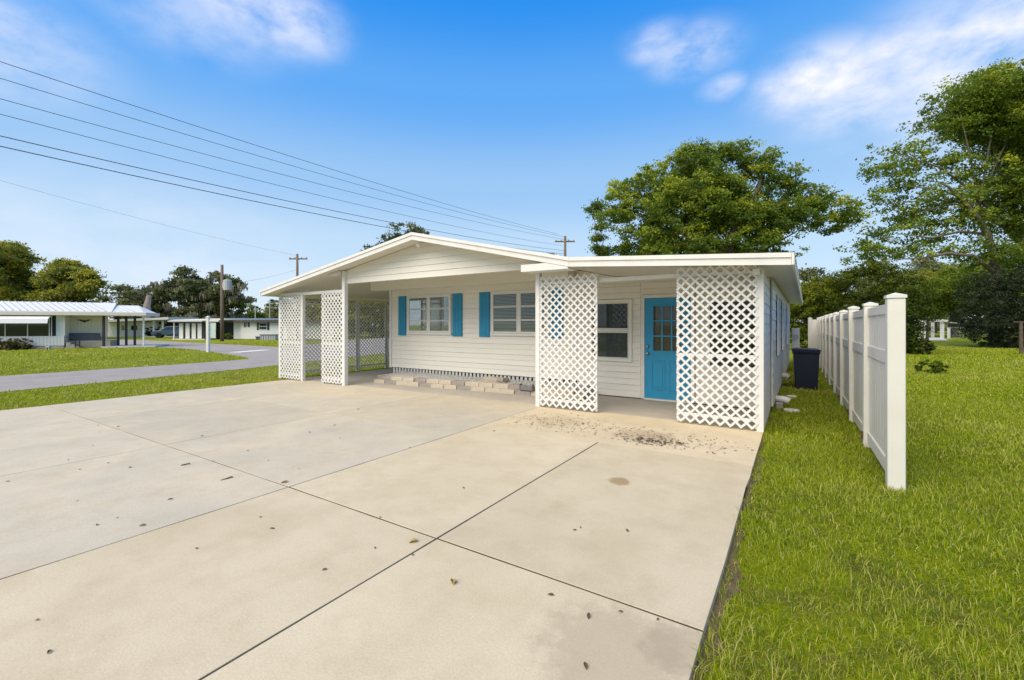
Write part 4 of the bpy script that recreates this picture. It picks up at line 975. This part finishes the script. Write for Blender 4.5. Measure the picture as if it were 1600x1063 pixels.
sn = MB(); p0 = gbase(229, 60)
sn.tube([p0 - Vector((0, 0, .1)), p0 + Vector((0, 0, .6)), at(228.5, 500, 60), at(230, 478, 60), at(233, 462, 60)], [.62, .48, .45, .40, .26], 11)
tag(sn.build('tree_snag', PALEBARK, smooth=False), 'tall broken bare tree trunk leaning beside the white carport post', 'tree trunk')

def home_b():
    D = 58.0; s = D / F; b = gbase(260, D); X = lambda u: (u - 260) * s; Z = lambda v: CAMZ + (HY - v) * s - GZ
    t = thing('carport_home', 'white flat-roofed home with open carport behind the broken trunk', 'house', tuple(b), YAW)
    MB().add([(X(170), -2.4, Z(504.3)), (X(285), -2.4, Z(499.8)), (X(285), 3, Z(499.8)), (X(170), 3, Z(504.3)), (X(170), -2.4, Z(501.5)), (X(285), -2.4, Z(496.2)), (X(285), 3, Z(496.2)), (X(170), 3, Z(501.5))],
             [(3, 2, 1, 0), (4, 5, 6, 7), (0, 1, 5, 4), (1, 2, 6, 5), (2, 3, 7, 6), (3, 0, 4, 7)]).build('roof', HWHITE, t, True)
    box('wall', X(150), X(246), 0, .2, -.05, Z(504.0), HWHITE, t, True)
    for u in (190, 205, 210.5): 
        w = box('window', X(u), X(u + 4), -.03, -.002, Z(516), Z(509), DARK, t, True); box('pane', X(u) + .04, X(u + 4) - .04, -.04, -.031, Z(515.5), Z(509.5), GLASS, w)
    box('back_wall', X(246.2), X(290), 1.5, 1.7, -.05, Z(503), CHAR, t, True)
    for u in (256, 269.5): box('post', X(u), X(u + 2), -1.8, -1.6, -.05, Z(502), HWHITE, t, True)
    box('porch_floor', X(246), X(290), -2, 1.4, -.05, .12, PADM, t, True)
home_b()
shrub('round_bush', 'round dark bush beside the foot of the broken trunk', 'shrub', 238, 57, 511, 9, LF_DARK, 3000, 47, .10, tone0=.3, tone_sd=.15)
shrub('low_bush', 'low green bush left of the open carport', 'shrub', 249, 56, 517, 6, LF_FAR, 1500, 48, .09, tone0=.4, tone_sd=.15)

def car():
    D = 54.0; s = D / F; b = gbase(271, D)
    t = thing('parked_car', 'blue grey car parked under the open carport', 'car', tuple(b), YAW + .5)
    prof = [(-2.0, .35), (-2.05, .62), (-1.9, .82), (-1.1, .92), (-.55, 1.38), (.75, 1.42), (1.35, .98), (1.95, .88), (2.05, .6), (2.0, .35)]
    MB().prism(prof, -.82, .82).build('body', CARB, t, True, bevel=.05)
    for s_ in (-1, 1):
        MB().prism([(-1.0, .95), (-.52, 1.33), (.70, 1.36), (1.22, .98)], s_ * .822, s_ * .832).build('window', GLASS, t, True)
        for x in (-1.3, 1.25): MB().tube([(x, s_ * .62, .32), (x, s_ * .85, .32)], .32, 14).build('wheel', BLACK, t, True)
    MB().add([(-1.12, -.7, .94), (-1.12, .7, .94), (-.60, .62, 1.36), (-.60, -.62, 1.36)], [(0, 1, 2, 3)]).build('windscreen', GLASS, t, True)
car()

def home_c():
    D = 47.0; s = D / F; b = gbase(362, D); X = lambda u: (u - 362) * s; Z = lambda v: CAMZ + (HY - v) * s - GZ
    t = thing('white_home', 'long white home with dark roof edge and dark shutters beyond the road junction', 'house', tuple(b), YAW)
    w = MB().box(X(376), X(520), 0, .2, .05, Z(504.2)).build('wall', HWHITE, t, True)
    w2 = box('side_wall', X(362.3), X(375.8), .3, .5, .05, Z(504.2), HWHITE, t, True)
    box('garage_wall', X(328), X(362), 1.0, 1.2, -.05, Z(504), CHAR, t, True)
    k = X(328)
    while k < X(361): box('plank', k, k + .33, .97, .999, -.03, Z(505), CHAR, t, True); k += .36
    box('roof_edge', X(350), X(520), -.5, 5, Z(504.0), Z(500.4), SHINGLE, t, True)
    MB().add([(X(280), -1.2, Z(502.6)), (X(362), -1.2, Z(500.6)), (X(430), 5, Z(499)), (X(280), 5, Z(499)), (X(280), -1.2, Z(500.3)), (X(362), -1.2, Z(497.7)), (X(430), 5, Z(496.5)), (X(280), 5, Z(496.8))],
             [(3, 2, 1, 0), (4, 5, 6, 7), (0, 1, 5, 4), (1, 2, 6, 5), (2, 3, 7, 6), (3, 0, 4, 7)]).build('roof', HWHITE, t, True)
    def win(u0, u1, v0, v1, y, sw):
        f = box('window', X(u0), X(u1), y - .05, y - .002, Z(v1), Z(v0), HWHITE, t, True)
        zm = (Z(v0) + Z(v1)) / 2
        for a, c in ((Z(v1) + .05, zm - .03), (zm + .03, Z(v0) - .05)):
            box('back_panel', X(u0) + .05, X(u1) - .05, y - .056, y - .051, a, c, SCREEN, f); box('pane', X(u0) + .05, X(u1) - .05, y - .066, y - .062, a, c, GLASS, f)
        for a, c in ((u0 - sw - .4, u0 - .4), (u1 + .4, u1 + sw + .4)): box('shutter', X(a), X(c), y - .04, y - .002, Z(v1) - .03, Z(v0) + .03, CHAR, t, True)
    win(405, 417.5, 504.8, 515.5, 0, 3)
    win(384.2, 387.6, 504.5, 511, .3 - .302, 2)
    # white vertical panels of the shed beside it
    sh = box('shed_wall', X(285), X(326), -.6, -.4, -.02, Z(503.5), CHAR, t, True)
    for u in (287, 297, 306.5, 315.5): box('panel', X(u), X(u + 6.2), -.66, -.601, .12, Z(505.5), HWHITE, sh)
    box('shed_roof', X(278), X(330), -1.4, 1.5, Z(503.4), Z(501.2), GREYMET, t, True)
    box('shed_floor', X(280), X(330), -1.0, .9, -.05, .10, PADM, t, True)
    box('shed_post', X(281), X(282.2), -.9, -.8, .101, Z(503.5), HWHITE, t, True)
home_c()
for i, (u0, u1, v0, lab) in enumerate(((402, 411, 525.5, 'low grey storage box at the left end below the shuttered window'), (408.5, 432.5, 522.5, 'long grey storage bench below the shuttered window'))):
    D = 45.6 - i * .9 + 0.9; s = D / F; b = gbase((u0 + u1) / 2, D); h = CAMZ + (HY - v0) * s - GZ; hw = (u1 - u0) / 2 * s
    t = thing('storage_box', lab, 'storage box', tuple(b), YAW)
    MB().box(-hw, hw, -.3, .3, -.02, h - .10).build('body', GREYMET if i else SLATE, t, True, bevel=.03); MB().prism([(-.34, h - .098), (.34, h - .098), (.30, h - .02), (-.30, h)], -hw - .03, hw + .03, 'x').build('lid', SLATE, t, True)
    for k in range(int(hw * 2 / .25)): box('rib', -hw + .1 + k * .25, -hw + .16 + k * .25, -.315, -.301, .02, h - .14, SLATE, t, True)
t = thing('potted_plant', 'small green potted plant at the dark garage wall by the pole', 'plant', tuple(gbase(358, 46)), YAW)
MB().tube([(0, 0, 0), (0, 0, .3)], [.16, .2], 10).build('pot', CHAR, t, True)
adopt(obj('leaves', crown_mesh('leaves', [((0, 0, .55), (.2, .2, .3))], 400, .08, LF_LIME, 5, clump=.1, per=20)), t, True)

# sign post
D = 25.2; b = gbase(325, D); s = D / F
t = thing('sign_post', 'white sign post with a hanging panel standing on the lawn at the road corner', 'sign', tuple(b), YAW)
box('post', -.075, .075, -.075, .075, -.1, 1.98, WHITE, t, True, bevel=.008)
box('arm', .076, .62, -.04, .04, 1.74, 1.84, WHITE, t, True)
MB().box(-.09, .09, -.09, .09, 1.981, 2.01).add([(-.08, -.08, 2.0105), (.08, -.08, 2.0105), (.08, .08, 2.0105), (-.08, .08, 2.0105), (0, 0, 2.06)], [(3, 2, 1, 0), (0, 1, 4), (1, 2, 4), (2, 3, 4), (3, 0, 4)]).build('cap', WHITE, t, True)
box('hanging_panel', .14, .44, -.012, .012, .80, 1.68, mat('pale_green_sign', (.50, .60, .55), .5), t, True)
for x in (.18, .40): box('hook', x, x + .012, -.006, .006, 1.681, 1.739, BLACK, t, True)

# ------------------------------------------------------------------ poles and wires
def pole(u, vt, d, label, r=.15, arms=True, tr=False, extra=0.0):
    b = gbase(u, d); top = at(u, vt, d).z
    t = thing('utility_pole', label, 'utility pole', tuple(b), YAW); h = top - GZ
    MB().tube([(0, 0, -.2), (0, 0, h * .5), (0, 0, h)], [r * 1.15, r, r * .8], 10).build('shaft', WOOD, t, True, smooth=True)
    if arms:
        MB().box(-.95, .95, r, r + .10, h - .55, h - .43).build('crossarm', WOOD, t, True)
        for x in (-.85, -.35, .35, .85): MB().tube([(x, r + .05, h - .43), (x, r + .05, h - .36), (x, r + .05, h - .26)], [.05, .07, .03], 8).build('insulator', GREYMET, t, True)
    if tr: MB().tube([(r + .42, -.1, h - 2.4), (r + .42, -.1, h - 1.5), (r + .42, -.1, h - 1.42)], [.36, .36, .2], 12).build('transformer', GREYMET, t, True); box('bracket', r * .8, r + .1, -.15, -.05, h - 2.2, h - 1.7, GREYMET, t, True)
    return t
pole(347, 414, 42, 'brown wooden utility pole with grey transformer in front of the dark garage', .15, False, True)
pole(464.5, 397, 46, 'utility pole with crossarm rising behind the low carport roof edge', .14)
pole(883, 369, 42, 'utility pole with crossarm rising above the roof valley', .15)
for (u, vt, lab) in ((399, 478, 'short thin white antenna pole on the far side of the white home roof'), (421.5, 470, 'taller thin white antenna pole next to the carport roof edge')):
    d = 66; b = gbase(u, d); top = at(u, vt, d).z
    t = thing('antenna_pole', lab, 'pole', tuple(b), YAW)
    MB().tube([(0, 0, -.1), (0, 0, top - GZ)], .07, 7).build('mast', GREYMET, t, True); MB().box(-.25, .55, -.03, .03, top - GZ - .5, top - GZ - .42).build('arm', GREYMET, t, True)
def wire(u0, v0, d0, u1, v1, d1, sag, label, r=.011, ext=0.0, n=28, group='overhead utility wires'):
    a, b = at(u0, v0, d0), at(u1, v1, d1); a = a + (a - b) * ext
    pts = []
    for i in range(n + 1):
        q = i / n; p = a.lerp(b, q); p = p - Vector((0, 0, 4 * sag * q * (1 - q))); pts.append(p)
    o = MB().tube(pts, r, 5).build('overhead_wire', WIRE); tag(o, label, 'wire', group)
ords = ('topmost', 'second', 'third', 'fourth', 'fifth', 'lowest')
for i, (v0, u1, v1, r) in enumerate(((74, 872, 366, .010), (98, 884, 371, .009), (128, 892, 376, .009), (150, 878, 384, .009), (182, 883, 392, .013), (196, 883, 397, .014))):
    wire(0, v0, 13.0, u1, v1, 42, .55 + .05 * i, ords[i] + ' of the six overhead wires crossing the sky above the carport', r, .35)
wire(0, 276, 26, 464.5, 400, 46, .35, 'single thin lone wire below the six overhead wires', .006, .25)
wire(345, 444, 42, 464.5, 421, 46, .25, 'thin wire slung from the transformer pole to the pole behind the carport', .008)
wire(-40, 438, 60, 347, 445, 42, .3, 'thin wire running above the metal-roofed mobile home', .010)

# ------------------------------------------------------------------ right background: arbor, clothesline, pad
D = 52.0; s = D / F; b = gbase(1465, D); X = lambda u: (u - 1465) * s; Z = lambda v: CAMZ + (HY - v) * s - GZ
t = thing('garden_arbor', 'white garden arbor with slatted side at the far end of the lawn', 'arbor', tuple(b), YAW)
for u in (1447, 1472): box('post', X(u), X(u) + .26, 0, .26, -.05, Z(502), WHITE, t, True); box('post', X(u), X(u) + .26, 1.2, 1.379, -.05, Z(502), WHITE, t, True)
box('beam', X(1445), X(1480), -.1, -.002, Z(503), Z(500.0), WHITE, t, True); box('beam', X(1445), X(1480), 1.382, 1.48, Z(503), Z(500.5), WHITE, t, True)
for k in range(5): box('rafter', X(1447) + k * .45, X(1447) + k * .45 + .07, -.3, 1.7, Z(500.4), Z(499.2), WHITE, t, True)
for k in range(4): box('slat', X(1451 + 4.6 * k), X(1452.3 + 4.6 * k), 1.25, 1.32, .05, Z(503.2), WHITE, t, True)
MB().tube([(X(1476), .1, Z(503)), (X(1484), .1, Z(504)), (X(1500), .1, Z(505.5))], .05, 6).build('side_arm', WHITE, t, True)
tag(sheet('garden_pad', [gnd(u, v, GZ) for u, v in ((1427, 532.2), (1482, 532.2), (1472, 528.3), (1429, 528.3))], GZ + .03, PADM, .05), kind='structure')
t = thing('white_post', 'short white post standing beside the dark forked trunk', 'post', tuple(gbase(1482.5, 50)), YAW)
box('shaft', -.09, .09, -.09, .09, -.05, 1.2, WHITE, t, True); box('cap', -.11, .11, -.11, .11, 1.201, 1.25, WHITE, t, True)
for i, (u, v0, v1, lab) in enumerate(((1447.5, 551, 499, 'leaning brown clothesline post beside the low dark bush'), (1596, 554, 502, 'brown clothesline post in front of the very dark shrub'))):
    p = gnd(u, v0, GZ); d = F * (CAMZ - GZ) / (v0 - HY); top = at(u + (3 if i == 0 else -1), v1, d)
    t = thing('clothesline_post', lab, 'post', tuple(p), 0)
    MB().tube([p - Vector((0, 0, .1)), p.lerp(top, .5), top], [.085, .075, .07], 8).build('shaft', BARK, t)
    e = rt * 0; a = top + Vector((.3, .18, -.05)); b2 = top - Vector((.3, .18, .05))
    MB().tube([a, b2], .035, 6).build('arm', BARK, t)
for k, off in enumerate((-.27, .27)):
    a = at(1450.5, 500, 25.6) + Vector((off, off * .6, -.02)); b2 = at(1595, 503, 24) + Vector((off, off * .6, -.02))
    pts = [a.lerp(b2, i / 14) - Vector((0, 0, .9 * (i / 14) * (1 - i / 14))) for i in range(15)]
    tag(MB().tube(pts, .0045, 4).build('clothesline', CHAR), 'thin sagging clothesline strung between the two brown posts', 'line', 'paired clotheslines')
# far chain-link fence as posts, rails and wires
t = thing('chain_link_fence', 'low grey chain-link fence behind the forked trunk', 'fence', tuple(gbase(1510, 54)), YAW)
for k in range(6): MB().tube([(-2 + k * 1.6, 0, -.05), (-2 + k * 1.6, 0, 1.25)], .035, 6).build('post', GREYMET, t, True)
MB().tube([(-2, 0, 1.24), (6, 0, 1.24)], .025, 6).build('rail', GREYMET, t, True)
cm = MB(); 
for k in range(64):
    x = -2 + k * .125
    cm.tube([(x, .0, 0), (min(x + 1.2, 6), .0, min(1.2, 6 - x))], .006, 3, False); cm.tube([(x, .01, min(1.2, 6 - x)), (min(x + 1.2, 6), .01, 0)], .006, 3, False)
tag(cm.build('mesh', GREYMET, t, True), kind='stuff')

# ------------------------------------------------------------------ litter on the concrete
def leaf_mesh(name, m, L, Wd, curl):
    v = [(-L, 0, 0), (-L * .3, Wd, curl), (L * .5, Wd * .7, curl * 1.2), (L, 0, .2 * curl), (L * .5, -Wd * .7, curl), (-L * .3, -Wd, curl * 1.3), (0, 0, .15 * curl)]
    f = [(0, 6, 1), (1, 6, 2), (2, 6, 3), (3, 6, 4), (4, 6, 5), (5, 6, 0)]
    me = bpy.data.meshes.new(name); me.from_pydata(v, [], f); me.materials.append(m); return me
lm = [leaf_mesh('fallen_leaf', LEAFDRY, .036, .014, .010), leaf_mesh('fallen_leaf', LEAFDRY, .026, .015, .007), leaf_mesh('fallen_leaf', LEAFYEL, .035, .018, .012)]
spots = [(155, 676), (154, 665), (145, 697), (125, 734), (107, 719), (185, 667), (183, 810), (407, 809), (425, 827), (507, 891), (307, 858), (77, 1020), (58, 970), (266, 781), (223, 822), (121, 783), (152, 821), (419, 720), (467, 733), (387, 705), (316, 682), (169, 724), (203, 731), (333, 721), (484, 676), (507, 632), (523, 665),
         (708, 911), (970, 957), (907, 825), (898, 829), (980, 830), (920, 964), (594, 809), (915, 1042), (772, 674), (724, 763), (861, 931), (1028, 969), (531, 685), (640, 700), (560, 640), (690, 640), (12, 753), (586, 857), (645, 868)]
for i, (u, v) in enumerate(spots):
    p = gnd(u, v, 0); p = gnd(u, v, slabz(p.x)); rr = random.Random(i)
    o = bpy.data.objects.new('fallen_leaf', lm[0 if i % 3 else 1]); C.objects.link(o)
    o.location = (p.x, p.y, slabz(p.x) + .004); o.rotation_euler = (rr.uniform(-.2, .2), rr.uniform(-.2, .2), rr.uniform(0, 6.28)); k = rr.uniform(.35, .68); o.scale = (k, k, k)
    tag(o, 'small dry brown fallen leaf lying on the concrete driveway', 'leaf', 'dry leaves scattered on the driveway')
for (u, v, lab) in ((645, 847, 'yellow green leaf at the crossing of two driveway joints'), (444, 754, 'yellow leaf near the driveway joint corner'), (706, 910, 'yellowish leaf alone on the wide front slab')):
    p = gnd(u, v, 0); o = bpy.data.objects.new('fallen_leaf', lm[2]); C.objects.link(o); o.location = (p.x + .01, p.y, slabz(p.x) + .005); o.rotation_euler = (.1, .2, u); tag(o, lab, 'leaf')
for (u0, v0, u1, v1, lab) in ((345, 752, 363, 746, 'thin dry twig lying across the pale driveway slab'), (283, 728, 296, 726, 'short dry twig on the far driveway slab')):
    a, b2 = gnd(u0, v0, -.01), gnd(u1, v1, -.01); a.z = b2.z = -.005; mdl = a.lerp(b2, .6) + Vector((.02, .03, .012))
    tag(MB().tube([a, mdl, b2], [.008, .007, .004], 5).build('twig', WOOD), lab, 'twig')
rgl = np.random.default_rng(12); V = []; T = []
def flakes(cx, cy, sx, sy, n, s0):
    global V
    for i in range(n):
        x, y = rgl.normal(cx, sx), rgl.normal(cy, sy)
        if not (-3.9 < x < -.42 and 5.42 < y < 7.0): continue
        a = rgl.uniform(0, 6.28); L = s0 * rgl.uniform(.4, 1.5); w = L * rgl.uniform(.15, .4); c, s = math.cos(a), math.sin(a)
        z = .004 + rgl.uniform(0, .006)
        for (p, q, dz) in ((-L, 0, 0), (0, w, .004), (L, 0, 0), (0, -w, .003)): V.append((x + p * c - q * s, y + p * s + q * c, z + dz))
        T.append(rgl.random())
flakes(-1.55, 5.80, .20, .11, 120, .030); flakes(-1.40, 5.95, .45, .24, 260, .021); flakes(-3.05, 6.1, .5, .28, 300, .019); flakes(-2.1, 6.2, .9, .3, 300, .009)
o = obj('leaf_litter', soup('leaf_litter', np.array(V), 4, np.array(T), FLAKE)); tag(o, 'dark broken leaf litter and flakes strewn over the sandy patio slab', 'litter', kind='stuff')
